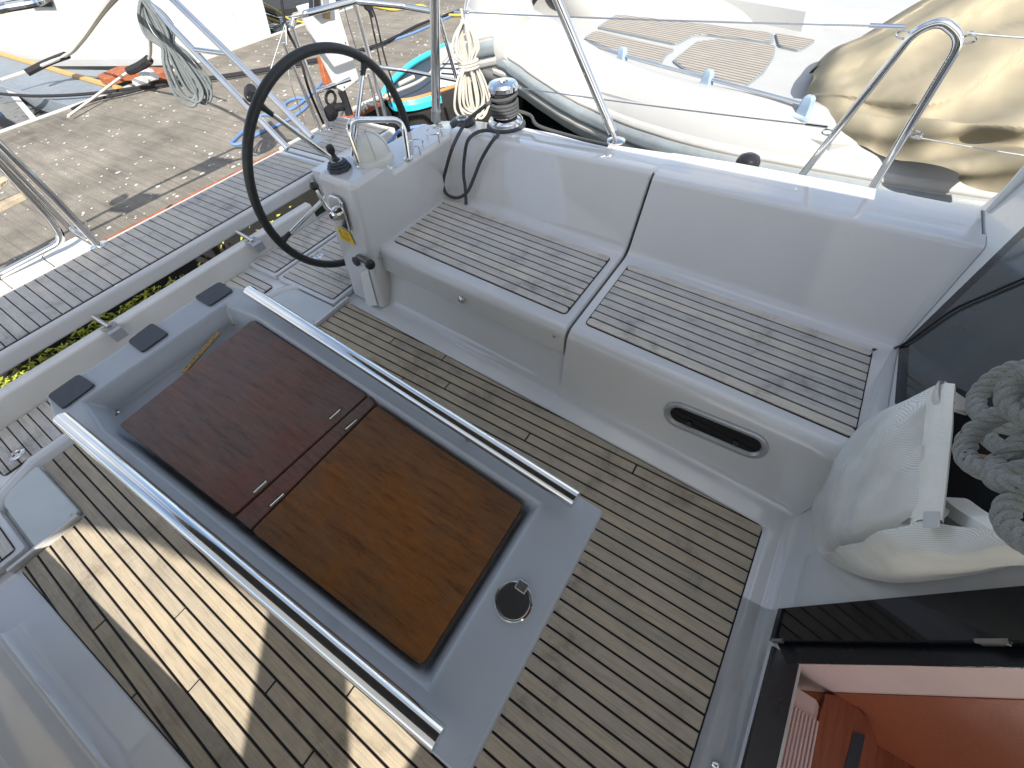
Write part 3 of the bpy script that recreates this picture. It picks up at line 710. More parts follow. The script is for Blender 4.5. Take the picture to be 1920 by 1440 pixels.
# ================================================================== COCKPIT TABLE
TZ = .63
tab = thing('cockpit_table', 'grey cockpit table with brown wooden leaves, steel side rails and three dark pads', 'table', (CX, .9, 0))
TO = [(872, 1470), (1133, 958), (462, 541), (408, 529), (86, 744), (101, 788)]
TI = [(803, 1291), (1014, 944), (482, 594), (424, 571), (157, 754), (193, 808)]
out = [PZ(x, y, TZ) for x, y in TO]; inn_ = [PZ(x, y, TZ) for x, y in TI]
ctr = sum(inn_, Vector()) / 6
def sc_(l, f, z): return [Vector((ctr.x + (v.x - ctr.x) * f, ctr.y + (v.y - ctr.y) * (1 - (1 - f) * .45), z)) for v in l]
flo = sc_(inn_, .90, TZ - .075)
M().grid([sc_(out, .93, TZ - .14), sc_(out, .99, TZ - .06), out, inn_, sc_(inn_, .955, TZ - .026), sc_(inn_, .945, TZ - .03), flo], True, True, True).build('tray', 'table_grey', tab, bevel=.011, bseg=4)
M().box((CX - .14, .55, .0), (CX + .14, 1.15, TZ - .13)).build('pedestal', 'table_grey', tab, bevel=.03)
LZ = TZ - .012
lf = {'aft': [(473, 599), (690, 739), (437, 967), (221, 797)], 'strip': [(692, 741), (703, 756), (468, 993), (440, 970)], 'fore': [(706, 759), (983, 946), (790, 1251), (470, 996)]}
for nm, key, mt in (('leaf', 'aft', 'varnish_aft'), ('middle_strip', 'strip', 'varnish_aft'), ('leaf', 'fore', 'varnish_fore')):
    q = [PZ(x, y, LZ) for x, y in lf[key]]; c = sum(q, Vector()) / 4
    q = [v + (c - v).normalized() * .0015 for v in q]
    if key != 'strip': q = round_poly(q, .014, 4)
    o = M().slab(q, Vector((0, 0, -.022))).build(nm, mt, tab, bevel=.0025, bseg=2)
    if key == 'aft': o['label'] = 'mottled purple-brown wooden leaf nearer the transom'
    if key == 'fore': o['label'] = 'orange-brown wooden leaf nearer the camera'
for (x, y), (x2, y2) in (((619, 787), (639, 769)), ((649, 806), (670, 788)), ((477, 925), (501, 903)), ((508, 950), (533, 927))):
    a, b = PZ(x, y, LZ + .001), PZ(x2, y2, LZ + .001); d = (b - a).normalized(); n2 = Vector((-d.y, d.x, 0))
    hg = M().tube([a, b], .0035, 8).build('hinge', 'steel', tab, smooth=True)
    M().obox((a + b) / 2 + n2 * .006, d * ((b - a).length / 2), n2 * .0035, Vector((0, 0, .0012))).build('hinge_plate', 'steel', hg)
for q in ([(91, 744), (150, 703), (181, 723), (119, 769)], [(241, 642), (287, 607), (318, 627), (268, 663)], [(366, 559), (413, 530), (439, 546), (394, 576)]):
    pts = round_poly([PZ(x, y, TZ) for x, y in q], .016, 4); M().slab(pts, Vector((0, 0, .007))).build('rubber_pad', 'rubber', tab, bevel=.0015, bseg=2)
c = PZ(963, 1128, TZ); rr = (PZ(1000, 1128, TZ) - PZ(928, 1128, TZ)).length / 2
cap = M().lathe([(rr, .0), (rr, .004), (rr * .94, .007), (rr * .90, .0045), (rr * .86, .0055), (.002, .0065)], c, (0, 0, 1), 44).build('cap_lid', 'steel', tab, smooth=True, angle=25)
q = PZ(979, 1101, TZ); d = (q - c).normalized(); n2 = Vector((-d.y, d.x, 0))
M().obox(q + Vector((0, 0, .007)), d * .011, n2 * .013, Vector((0, 0, .003))).build('cap_tab', 'steel_satin', cap, bevel=.002)
for (x, y) in ((216, 776), (438, 607)):
    c = PZ(x, y, TZ - .074); M().lathe([(.017, 0), (.017, .004), (.012, .006), (.010, .003), (.004, .001)], c, (0, 0, 1), 20).build('drain_ring', 'steel', tab, smooth=True)
for (p0, p1, posts) in (((468, 546), (1080, 937), (.18, .76)), ((117, 786), (823, 1386), (.2, .78))):
    a, b = PZ(*p0, TZ + .045), PZ(*p1, TZ + .045)
    rl = M().tube([a, a.lerp(b, .02), a.lerp(b, .98), b], .0205, 18, rx=.0225).build('side_rail', 'steel', tab, smooth=True, angle=50)
    for f in posts:
        q = a.lerp(b, f); M().tube([q, Vector((q.x, q.y, TZ - .005))], .012, 14).build('rail_post', 'steel_satin', rl, smooth=True)
a, b = PZ(410, 624, TZ - .045), PZ(344, 699, TZ - .06)
t = thing('folding_rule', 'yellow-brown notched wooden stick lying in the table recess', 'stick', (a + b) / 2)
d = (b - a); n2 = Vector((-d.y, d.x, 0)).normalized()
M().obox((a + b) / 2, d / 2, n2 * .0095, Vector((0, 0, .004))).build('stick', 'stick_wood', t, bevel=.001)
for k in range(9):
    c = a.lerp(b, .08 + k * .10); M().obox(c + n2 * (.004 if k % 2 else -.003) + Vector((0, 0, .0042)), d.normalized() * .0032, n2 * .0022, Vector((0, 0, .0006))).build('notch', 'label_ink', t)

# ================================================================== BATHING PLATFORM
PFZ = .26
pf = thing('bathing_platform', 'teak-planked bathing platform with pale front beam across the stern', 'platform', (.3, 3.3, PFZ))
prof = fillet([Vector((0, 3.12, .168)), Vector((0, 3.046, .172)), Vector((0, 3.046, PFZ)), Vector((0, 3.66, PFZ)), Vector((0, 3.66, .16))], [0, .012, .028, .02, 0], 5)
rows = [[Vector((X, p.y, p.z)) for p in prof] for X in (-1.7, .3, 1.93)]
m = M().grid(rows); m.grid([[Vector((X, 3.12, .168)), Vector((X, 3.66, .16))] for X in (-1.7, 1.93)]); m.build('beam', 'gelcoat', pf, smooth=True, angle=40)
M().box((-1.66, 3.076, PFZ - .003), (1.895, 3.622, PFZ + .002)).build('caulking', 'caulk', pf)
k = -31
for k in range(-30, 34):
    a = .04 + k * .055 + .003; b = a + .049
    if a > 1.86: break
    M().box((a, 3.083, PFZ + .001), (min(b, 1.888), 3.616, PFZ + .0075)).build('teak_plank', 'teak_grey', pf, bevel=.0012, bseg=1)
pf2 = thing('stern_hatch', 'teak-planked stern hatch behind the compass', 'hatch', (2.15, 3.3, PFZ))
M().box((1.945, 3.0, .14), (2.62, 3.68, PFZ + .012)).build('lid', 'gelcoat', pf2, bevel=.012)
M().box((1.985, 3.03, PFZ + .010), (2.585, 3.645, PFZ + .014)).build('caulking', 'caulk', pf2)
for k in range(11): M().box((1.99 + k * .054, 3.036, PFZ + .013), (1.99 + k * .054 + .048, 3.64, PFZ + .0195)).build('teak_plank', 'teak_grey', pf2, bevel=.0012, bseg=1)
pf3 = thing('stern_hatch', 'small teak-planked hatch inboard of the pushpit, beside the blue line', 'hatch', (2.3, 2.7, PFZ))
M().box((1.78, 2.36, .20), (2.32, 2.985, PFZ + .012)).build('lid', 'gelcoat', pf3, bevel=.012)
for k in range(9): M().box((1.82 + k * .054, 2.40, PFZ + .010), (1.82 + k * .054 + .049, 2.945, PFZ + .017)).build('teak_plank', 'teak_grey', pf3, bevel=.0012, bseg=1)
# pale step blocks behind the platform at the left
sp = thing('stern_step', 'sunlit white step blocks behind the platform at the left edge', 'step', (-.3, 3.75, .2))
for k in range(6):
    x1 = .455 - k * .235; M().box((x1 - .230, 3.668, .12), (x1, 3.90, PFZ + .004)).build('step_block', 'white_plastic', sp, bevel=.006)
# two support struts between platform and transom lip
for (x, y, lab) in ((205, 617, 'steel support with square pad nearer the table'), (472, 455, 'steel support with square pad beside the wheel')):
    c = PZ(x, y - 4, .155); t = thing('platform_support', lab, 'support', c, 'platform supports on the transom lip')
    M().box((c.x - .038, c.y - .022, .1525), (c.x + .038, c.y + .028, .1555)).build('base_plate', 'steel', t, bevel=.001)
    for q in (-1, 1): M().lathe([(.006, 0), (.006, .002), (.002, .003)], (c.x + q * .028, c.y + .012, .1555), seg=10).build('screw', 'steel_satin', t)
    M().box((c.x - .034, c.y - .062, .092), (c.x + .034, c.y - .026, .152)).build('pad', 'alloy', t, bevel=.003)
    M().tube([(c.x, c.y, .156), (c.x - .012, 3.06, .20)], .0125, 12).build('strut', 'steel', t, smooth=True)

# ================================================================== SWIM LADDER at the left
ld = thing('swim_ladder', 'stainless swim ladder with grey wooden treads at the left edge', 'ladder', (.3, 3.65, PFZ))
b0 = PZ(186, 461, PFZ + .005)
M().tube([b0, PY(100, 371, b0.y), PY(-40, 234, b0.y)], .023, 14).build('rail', 'steel', ld, smooth=True)
M().lathe([(.05, 0), (.05, .006), (.035, .012)], b0, (0, 0, 1), 22).build('foot', 'steel', ld, smooth=True)
YB = b0.y + .12
hz = fillet([PY(-60, 552, YB + .1), PY(0, 516, YB + .1), PY(122, 452, YB + .02), PY(92, 408, YB), PY(0, 310, YB), PY(-60, 246, YB)], [0, .02, .075, .02, 0, 0], 7)
M().tube(hz, .021, 14).build('rail', 'steel', ld, smooth=True)
M().tube([PY(165, 448, b0.y), PY(128, 426, YB), PY(-10, 282, YB - .03)], .015, 12).build('brace', 'steel', ld, smooth=True)
for q in ([(0, 344), (15, 334), (15, 345), (0, 357)], [(-60, 410), (52, 362), (54, 373), (-60, 430)], [(-60, 372), (12, 336), (14, 346), (-60, 388)]):
    M().slab([PY(x, y, YB + .02) for x, y in q], Vector((0, .07, 0))).build('tread', 'teak', ld, bevel=.004)
# unseen shadow caster added off to the left, shaped back from the jetty shadow
pp = thing('jetty_shadow_caster', 'unseen rail-and-board shadow caster added beyond the left edge, shadowing the jetty', 'rail', (-.2, 3.95, .26))
def cast(x, y, z): q = PZ(x, y, -.096); t = (z + .096); return q - Vector((SUN.x, SUN.y, -1)) * t
za, zb = 1.34, 1.34
up = [cast(x, y, za) for x, y in ((-200, 577), (20, 489), (150, 421), (300, 343), (440, 277))]
lo = [cast(x, y, za) for x, y in ((-200, 605), (20, 512), (150, 441), (300, 367), (440, 300))]
M().tube(fillet(up + [cast(466, 276, za), cast(466, 294, za)] + lo[::-1], [0] + [.01] * 4 + [.06, .06] + [.01] * 4 + [0], 6), .018, 10).build('rail', 'steel', pp, smooth=True)
for q in ([(197, 397), (258, 366), (298, 366), (236, 398)], [(356, 317), (398, 296), (436, 300), (385, 324)], [(10, 492), (80, 459), (104, 463), (30, 505)]):
    M().slab([cast(x, y, za + .01) for x, y in q], Vector((0, 0, .03))).build('board', 'teak', pp)
c = cast(222, 374, za + .1); M().lathe([(.02, -.08), (.055, -.05), (.055, .05), (.02, .08)], c, (1, 0, 0), 14).build('lamp', 'black_plastic', pp, smooth=True)  # unlit lump on the added caster, rounds out its shadow
M().tube([up[1], Vector((up[1].x, up[1].y, .2))], .018, 10).build('post', 'steel', pp, smooth=True)

# ================================================================== PUSHPIT (port quarter)
pu = thing('pushpit', 'stainless pushpit rails and stanchions behind the steering wheel', 'railing', (2.3, 3.5, PFZ))
def up_tube(x0, y0, x1, y1, r=.017, z=PFZ + .012, nm='stanchion', ext=0.0, yo=0.0):
    a = PZ(x0, y0, z); b = PY(x1, y1, a.y + yo); b = b + (b - a) * ext
    M().tube([a, b], r, 12).build(nm, 'steel', pu, smooth=True); return a, b
s1 = up_tube(617, 243, 547, 50); s1b = up_tube(601, 245, 532, 80, .014, ext=.0)
s2 = up_tube(727, 231, 664, 4); s2b = up_tube(713, 228, 690, 138, .012)
s3 = up_tube(868, 190, 824, 34, z=.20)
for q in (s1[0], s1b[0]): M().lathe([(.035, 0), (.035, .006), (.02, .011)], q, (0, 0, 1), 18).build('flange', 'steel', pu, smooth=True)
YP = s2[0].y
M().tube(fillet([s1[1], PY(552, 30, s1[0].y), PY(572, 26, YP), PY(664, 2, YP), PY(760, 12, YP - .2), PY(828, 24, YP - .5)], [0, .03, .02, .02, .02, 0], 5), .019, 12).build('top_rail', 'steel', pu, smooth=True)
M().tube([PY(590, 172, s1[0].y), PY(655, 148, s1[0].y - .02)], .02, 12).build('cross_rail', 'steel', pu, smooth=True)
M().tube([PY(672, 132, YP), PY(690, 123, YP), PY(760, 132, YP - .2), PY(862, 152, s3[0].y)], .014, 12).build('mid_rail', 'steel', pu, smooth=True)
# slanting ladder pair at the upper left
lp_ = thing('boarding_ladder', 'pair of slanting steel tubes with a crossbar, top left of the wheel', 'ladder', (1.8, 3.6, PFZ))
XL = 1.86
tA = [PX(585, 258, XL), PX(490, 160, XL), PX(300, -25, XL)]; tB = [PX(540, 279, XL - .06), PX(470, 206, XL - .06), PX(250, -25, XL - .06)]
for q in (tA, tB): M().tube(q, .022, 14).build('rail', 'steel', lp_, smooth=True)
M().tube([PX(367, 93, XL - .06), PX(428, 101, XL)], .016, 12).build('crossbar', 'steel', lp_, smooth=True)
f = PZ(590, 262, PFZ + .012); M().box((f.x - .07, f.y - .10, PFZ + .01), (f.x + .06, f.y + .05, PFZ + .022)).build('foot_plate', 'alloy', lp_, bevel=.004)
M().lathe([(.03, -.06), (.042, -.03), (.042, .03), (.03, .06)], PX(470, 175, XL), (0, .6, -.5), 16).build('lamp', 'black_plastic', lp_, smooth=True)
# white outboard bracket plate
ob = thing('outboard_bracket', 'white outboard motor pad clamped to the pushpit above the wheel', 'bracket', (2.1, 3.5, .5))
YO = s1[0].y - .03
q = [PY(x, y, YO) for x, y in ((561, 12), (628, -6), (674, 148), (644, 172), (634, 166))]
M().slab(q, Vector((.0, .045, .0))).build('pad', 'white_plastic', ob, bevel=.008)
for x, y in ((647, 80), (667, 153), (645, 163)): M().lathe([(.008, 0), (.008, .004), (.003, .005)], PY(x, y, YO), (0, -1, 0), 10).build('bolt', 'steel_satin', ob)
M().slab([PY(x, y, YO - .01) for x, y in ((577, -4), (606, -6), (608, 16), (584, 26), (578, 18))], Vector((0, -.06, 0))).build('clamp', 'black_plastic', ob, bevel=.01)
M().slab([PY(x, y, YO - .01) for x, y in ((590, -8), (604, -8), (606, 12), (592, 14))], Vector((0, -.075, 0))).build('clamp_plate', 'alloy', ob, bevel=.004)
M().slab([PY(x, y, YO - .004) for x, y in ((606, 18), (619, 21), (618, 36), (606, 34))], Vector((0, -.004, 0))).build('anode', 'stick_wood', ob)
M().slab([PY(x, y, YO + .05) for x, y in ((600, 105), (612, 110), (632, 168), (612, 160))], Vector((0, .05, 0))).build('shaft', 'rust', ob, bevel=.01)
M().tube([PY(x, y, YO + .03) for x, y in ((640, 170), (648, 190), (655, 215))], [.035, .03, .035], 10).build('leg', 'black_plastic', ob, smooth=True)
M().tube([PY(620 + 9 * math.cos(i * .524), 184 + 13 * math.sin(i * .524), YO + .06) for i in range(12)], .012, 8, True).build('handle', 'black_plastic', ob, smooth=True)
M().lathe([(.02, -.09), (.032, -.06), (.032, .06), (.02, .09)], PY(640, 200, YO + .05), (1, .1, -.25), 12).build('motor_leg', 'black_plastic', ob, smooth=True)
M().lathe([(.01, -.02), (.07, 0), (.01, .02)], PY(620, 212, YO + .06), (.3, 1, .3), 14).build('propeller', 'black_plastic', ob, smooth=True)
# thin lines and straps at the stern
def line(name, pts, r, mat, label, cat='rope', n=6, group=None):
    return tag(M().tube(spline(pts, n), r, 7).build(name, mat, smooth=True), label, cat, group)
line('backstay_wire', [PY(x, y, 3.75) for x, y in ((525, -20), (536, 50), (560, 100), (580, 170), (608, 235))], .011, 'rope_black', 'black strap running down the left of the outboard pad')
line('guy_wire', [PY(x, y, 3.7) for x, y in ((535, 45), (505, 140), (495, 190))], .004, 'steel_satin', 'thin wire slanting left from the black strap', 'wire')
line('guy_wire', [PY(x, y, 3.7) for x, y in ((536, 48), (542, 140), (560, 200), (578, 250))], .004, 'steel_satin', 'thin wire hanging straight below the black strap', 'wire')
line('control_line', [PY(x, y, 3.3) for x, y in ((692, 18), (705, 80), (718, 140), (735, 200))], .007, 'rope_black', 'left of two black lines hanging from the top rail block')
line('control_line', [PY(x, y, 3.3) for x, y in ((697, 14), (706, 40), (722, 110), (748, 190))], .007, 'rope_black', 'right of two black lines hanging from the top rail block')
t = thing('pulley_block', 'black pulley block hanging from the top rail of the pushpit', 'pulley', PY(690, 14, 3.3))
c = PY(690, 10, 3.3); M().lathe([(.03, -.018), (.034, -.012), (.026, 0), (.034, .012), (.03, .018)], c, (.3, 1, 0), 18).build('cheek', 'black_plastic', t, smooth=True)
M().tube([c + Vector((0, 0, -.02)), c + Vector((0.01, 0, -.07))], .016, 10).build('becket', 'black_plastic', t, smooth=True)
line('thin_line', [PY(x, y, 3.5) for x, y in ((640, -10), (655, 50), (669, 95))], .004, 'rope_dark', 'thin dark line between outboard pad and pushpit stanchion')

# ================================================================== POLES, WINCH AND LINES ON THE COAMING
def pole(x0, y0, z0, x1, y1, r, X, label, ext):
    a = PZ(x0, y0, z0); b = PX(x1, y1, X or a.x); b = a + (b - a) * ext
    t = thing('bimini_pole', label, 'pole', a, 'bimini poles')
    d = (b - a).normalized()
    M().tube([a + d * .045, a + d * .05, b], r, 18).build('tube', 'steel', t, smooth=True, angle=50)
    M().tube([a + d * .045, a + d * .105], r * 1.18, 18).build('sleeve', 'steel_satin', t, smooth=True, angle=50)
    M().tube([a + Vector((0, 0, .004)), a + d * .05], r * .5, 12).build('eye', 'steel', t, smooth=True)
    M().lathe([(r * 2.3, -.004), (r * 2.3, .003), (r * 1.6, .006), (r * .8, .012)], a, (0, 0, 1), 24).build('base_plate', 'steel', t, smooth=True)
    return b
pole(1155, 264, .655, 1045, 0, .0205, 2.20, 'slanting steel bimini pole footed on the coaming beside the winch', 2.2)
pole(818, 240, .60, 815, 0, .0255, None, 'thick upright steel pole behind the wire cup rings', 2.1)
wi = thing('sheet_winch', 'chrome sheet winch wrapped with dark grey rope on the coaming', 'winch', (2.172, 1.553, .655))
c = Vector((2.172, 1.553, .652))
M().lathe([(.112, -.004), (.112, .008), (.104, .012)], c, seg=36).build('recess_ring', 'rubber', wi, smooth=True)
M().lathe([(.098, .008), (.098, .030), (.090, .040), (.066, .050)], c, seg=36).build('base', 'steel', wi, smooth=True, angle=30)
M().lathe([(.064, .045), (.058, .075), (.056, .12), (.060, .16), (.066, .175)], c, seg=36).build('drum', 'steel_satin', wi, smooth=True)
M().lathe([(.066, .168), (.080, .178), (.082, .198), (.072, .212), (.03, .216), (.028, .208), (.014, .208)], c, seg=36).build('top', 'steel', wi, smooth=True, angle=30)
M().lathe([(.013, .2085), (.013, .2095)], c, seg=8).build('handle_socket', 'black_plastic', wi)
hel = []
for i in range(24 * 4 + 1):
    a = 6.2832 * i / 24; hel.append(c + Vector((math.cos(a) * .071, math.sin(a) * .071, .058 + .0165 * i / 24)))
exitp = spline([hel[0], c + Vector((.07, -.12, .045)), PZ(1010, 236, .69), PZ(1080, 258, .675), PZ(1140, 272, .668)], 8)
BRQ = Vector((mx(DB(1.2), 1), 1.2, SEAT + .02)); BRN = Vector((-(.68 - SEAT), .0, (1.815 - DB(1.2)))).normalized()
def PK(x, y, o=.014): return PL((x, y), BRQ + BRN * o, BRN)
top = [hel[-1]]
for i in range(1, 26):
    a = 6.2832 * i / 24; top.append(c + Vector((math.cos(a) * .070, math.sin(a) * .070, .125 + .03 * min(1, i / 18))))
tail = [PZ(890, 214, .76), PZ(868, 238, .72), PZ(848, 278, .69), PK(836, 318, .05), PK(831, 345), PK(838, 364), PK(858, 371), PK(876, 360), PK(888, 335), PK(902, 300, .03), PZ(922, 266, .70), PZ(934, 252, .70), PZ(922, 245, .69), PZ(898, 247, .685), PZ(878, 262, .685), PK(871, 292, .04), PK(869, 325), PK(872, 350), PK(874, 383, .012)]
rope = thing('sheet_rope', 'dark grey sheet rope looped from the winch down onto the bench', 'rope', c)
M().tube(exitp[::-1] + hel[1:] + top[1:] + spline([top[-1]] + tail, 7)[1:], .0092, 9).build('strand', 'rope_dark', rope, smooth=True)
cl = thing('rope_clutch', 'low black rope fairlead on the coaming beside the winch', 'fairlead', PZ(868, 232, .65))
q = PZ(868, 232, .648); M().lathe([(.075, 0), (.078, .012), (.06, .026), (.03, .03)], q, seg=24).build('body', 'black_plastic', cl, smooth=True)
M().tube([q + Vector((math.cos(6.283 * i / 16) * .03, math.sin(6.283 * i / 16) * .03, .03)) for i in range(16)], .007, 8, True).build('ring', 'steel_satin', cl, smooth=True)
q = PZ(1402, 306, .585); tag(M().lathe([(.055, -.01), (.055, .01), (.046, .03), (.025, .042), (.002, .045)], q, seg=26).build('deck_vent', 'black_plastic', smooth=True), 'round black deck cap on the far edge of the coaming', 'cap')
# gate stanchion and lifelines
XG = 2.37
gt = thing('gate_stanchion', 'steel hoop gate stanchion rising from the side deck at the right', 'stanchion', PX(1575, 330, XG))
hoop = fillet([PX(1490, 345, XG), PX(1715, 58, XG), PX(1765, 38, XG), PX(1806, 72, XG), PX(1625, 370, XG)], [0, .09, .07, .10, 0], 9)
M().tube(hoop, .0155, 14).build('hoop', 'steel', gt, smooth=True)
for x, y in ((1712, 66), (1797, 72), (1566, 250), (1700, 250)):
    c = PX(x, y, XG); M().tube([c + Vector((0, math.cos(6.283 * i / 14) * .02 + (.03 if x in (1712, 1566) else -.03), math.sin(6.283 * i / 14) * .011)) for i in range(14)], .0035, 8, True).build('eye', 'steel', gt, smooth=True)
def wire(a, b, sag, label):
    pts = [a.lerp(b, i / 12) - Vector((0, 0, sag * 4 * (i / 12) * (1 - i / 12))) for i in range(13)]
    t = thing('lifeline', label, 'wire', a, 'lifelines along the side')
    M().tube(pts, .0032, 7).build('cable', 'steel_satin', t, smooth=True)
    M().tube([a, a.lerp(b, .05)], .007, 8).build('terminal', 'steel', t, smooth=True)
    M().tube([b.lerp(a, .05), b], .007, 8).build('terminal', 'steel', t, smooth=True)
wire(PX(852, 22, XG + .1), PX(1696, 50, XG), .006, 'upper lifeline wire from pushpit to gate hoop')
wire(PX(955, 162, XG + .1), PX(1552, 238, XG), .006, 'lower lifeline wire from pushpit to gate hoop')
wire(PX(1815, 62, XG), PX(1990, 74, XG), .002, 'upper lifeline wire right of the gate hoop')
wire(PX(1715, 257, XG), PX(1990, 302, XG), .002, 'lower lifeline wire right of the gate hoop')
# hanging rope coils
def coil(name, label, top, length, width, n, r, mat, wrap, ax):
    t = thing(name, label, 'rope', top, 'coiled lines hung on the stern rails'); ax = Vector(ax).normalized(); dep = Vector((-ax.y, ax.x, 0))
    for k in range(n):
        f = (k - (n - 1) / 2) / n; wd = width * random.uniform(.55, 1.0); ln = length * random.uniform(.9, 1.02); ph = random.uniform(-.02, .02)
        def side(s_): return [top + ax * (s_ * wd * q + f * width * .9 * qq) + dep * (f * .05 + ph * qq) - Vector((0, 0, ln * h)) for h, q, qq in ((.0, .06, .1), (.12, .30, .5), (.28, .35, .7), (.40, .14, .35), (.55, .34, .7), (.80, .5, 1), (.93, .40, 1))]
        bot = [top + ax * (f * width * .9) + dep * (f * .05 + ph) - Vector((0, 0, ln))]
        M().tube(spline(side(-1) + bot + side(1)[::-1], 5, True), r, 7, True).build('loop', mat, t, smooth=True)
    cw_ = top - Vector((0, 0, length * .40))
    for j in range(wrap): M().tube([cw_ + Vector((0, 0, (j - 1) * r * 2.1)) + ax * (math.cos(6.283 * i / 16) * width * .40) + dep * (math.sin(6.283 * i / 16) * .035) for i in range(16)], r * 1.1, 7, True).build('wrap', mat, t, smooth=True)
    M().tube([top + Vector((0, 0, .06)), top + Vector((.004, 0, -.02))], r, 7).build('hanger', mat, t, smooth=True)
q = PX(868, 42, XG + .06)
coil('rope_coil', 'cream rope coil hanging from the lifeline beside the winch', q, .50, .15, 9, .0075, 'rope_cream', 3, (.75, -.5, 0))
q = PX(268, 2, XL - .1)
coil('rope_coil', 'slate grey rope coil hanging from the slanting tubes at upper left', q, .62, .16, 9, .010, 'rope_slate', 0, (.8, -.5, 0))

# ================================================================== LARGE INFLATABLE alongside
rib = thing('inflatable_boat', 'large white rigid inflatable boat alongside with blue handles and teak deck', 'boat', (5.2, 1.5, -.75))
TR, TCZ = .37, -.14
def sheer(x): return 0.0 if x > 1150 else .62 * min(1.0, (1150 - x) / 282.0) ** 1.6
spx = [(985, -95), (925, -50), (888, -5), (872, 42), (892, 80), (944, 116), (1000, 157), (1057, 194), (1113, 222), (1169, 247), (1226, 267), (1300, 289), (1420, 316)]
sp_ = [PZ(x, y, TCZ + (.62 if i < 3 else sheer(x))) for i, (x, y) in enumerate(spx)]
sp_.append(sp_[-1] + Vector((.0, -1.1, 0))); sp_.append(sp_[-1] + Vector((.12, -1.6, 0)))
sp_ = spline(sp_, 6)
cl_ = []
for i, q in enumerate(sp_):
    t = (sp_[min(i + 1, len(sp_) - 1)] - sp_[max(i - 1, 0)]); t.z = 0; t.normalize(); nrm = Vector((-t.y, t.x, 0))
    if nrm.x < 0: nrm = -nrm
    cl_.append(q + nrm * TR)
near = spline(cl_[::3], 4)
M().tube(near, TR, 34).build('near_tube', 'rubber_tube', rib, smooth=True)
fa = [cl_[0], cl_[0] + Vector((.9, -.1, 0)), cl_[3 * 6] + Vector((2.3, .2, -.2)), cl_[6 * 6] + Vector((2.7, 0, -.1)), cl_[9 * 6] + Vector((2.7, -.3, 0)), cl_[-1] + Vector((2.6, 0, 0))]
M().tube(spline(fa, 8), TR, 26).build('far_tube', 'rubber_tube', rib, smooth=True)
# rubbing strake: grey band between two pale ones, on the outside of the near tube
def band(a0, a1, lift, name, mat):
    rows = []
    for i, q in enumerate(near):
        t = (near[min(i + 1, len(near) - 1)] - near[max(i - 1, 0)]).normalized(); nrm = Vector((t.y, -t.x, 0)).normalized()
        if nrm.x > 0: nrm = -nrm
        rows.append([q + (nrm * math.cos(a) + Vector((0, 0, 1)) * math.sin(a)) * (TR + (lift if 0 < j < 5 else -.01)) for j, a in enumerate([R(a0 + (a1 - a0) * k / 5) for k in range(6)])])
    M().grid(rows[2:]).build(name, mat, rib, smooth=True, angle=60)
band(8, 21, .010, 'upper_strake', 'strake_pale'); band(-16, 8, .022, 'rubbing_strake', 'strake_grey'); band(-32, -16, .010, 'lower_strake', 'strake_pale')
for i in (26, 34, 41): 
    if i < len(near) - 1:
        t = (near[i + 1] - near[i - 1]).normalized(); u = t.cross(Vector((0, 0, 1))).normalized()
        M().tube([near[i] + (u * math.cos(6.283 * k / 40) + Vector((0, 0, 1)) * math.sin(6.283 * k / 40)) * (TR + .0005) for k in range(40)], .006, 6, True).build('seam_tape', 'strake_pale', rib, smooth=True)
# handles and the steel line rail on top of the tube
hp = [(935, 20), (1048, 72), (1165, 116), (1322, 162), (1503, 214)]
hw = [PZ(x, y + 6, .17 + sheer(x) * .8) for x, y in hp]
for k, q in enumerate(hw):
    t = ((hw[k + 1] - q) if k < len(hw) - 1 else (q - hw[k - 1])).normalized(); u = Vector((t.y, -t.x, 0)); u = u if u.x < 0 else -u
    h = M().slab(round_poly([q + t * .085 + u * .075, q - t * .085 + u * .075, q - t * .085 - u * .075, q + t * .085 - u * .075], .04, 4), Vector((0, 0, .018))).build('tube_handle', 'fitting_blue', rib, bevel=.006)
    rows = [[q + t * a * w_ + u * b * w_ + Vector((0, 0, z)) for a, b in ((-.045, -.035), (.045, -.035), (.045, .035), (-.045, .035))] for z, w_ in ((.015, 1.1), (.08, .95), (.13, .85), (.150, .5))]
    M().grid(rows, True, False, True).build('loop', 'fitting_blue', h, bevel=.010)
rl = [q + Vector((0, 0, .085)) for q in hw]
M().tube(spline(rl, 8), .014, 10).build('tube_rail', 'steel', rib, smooth=True)
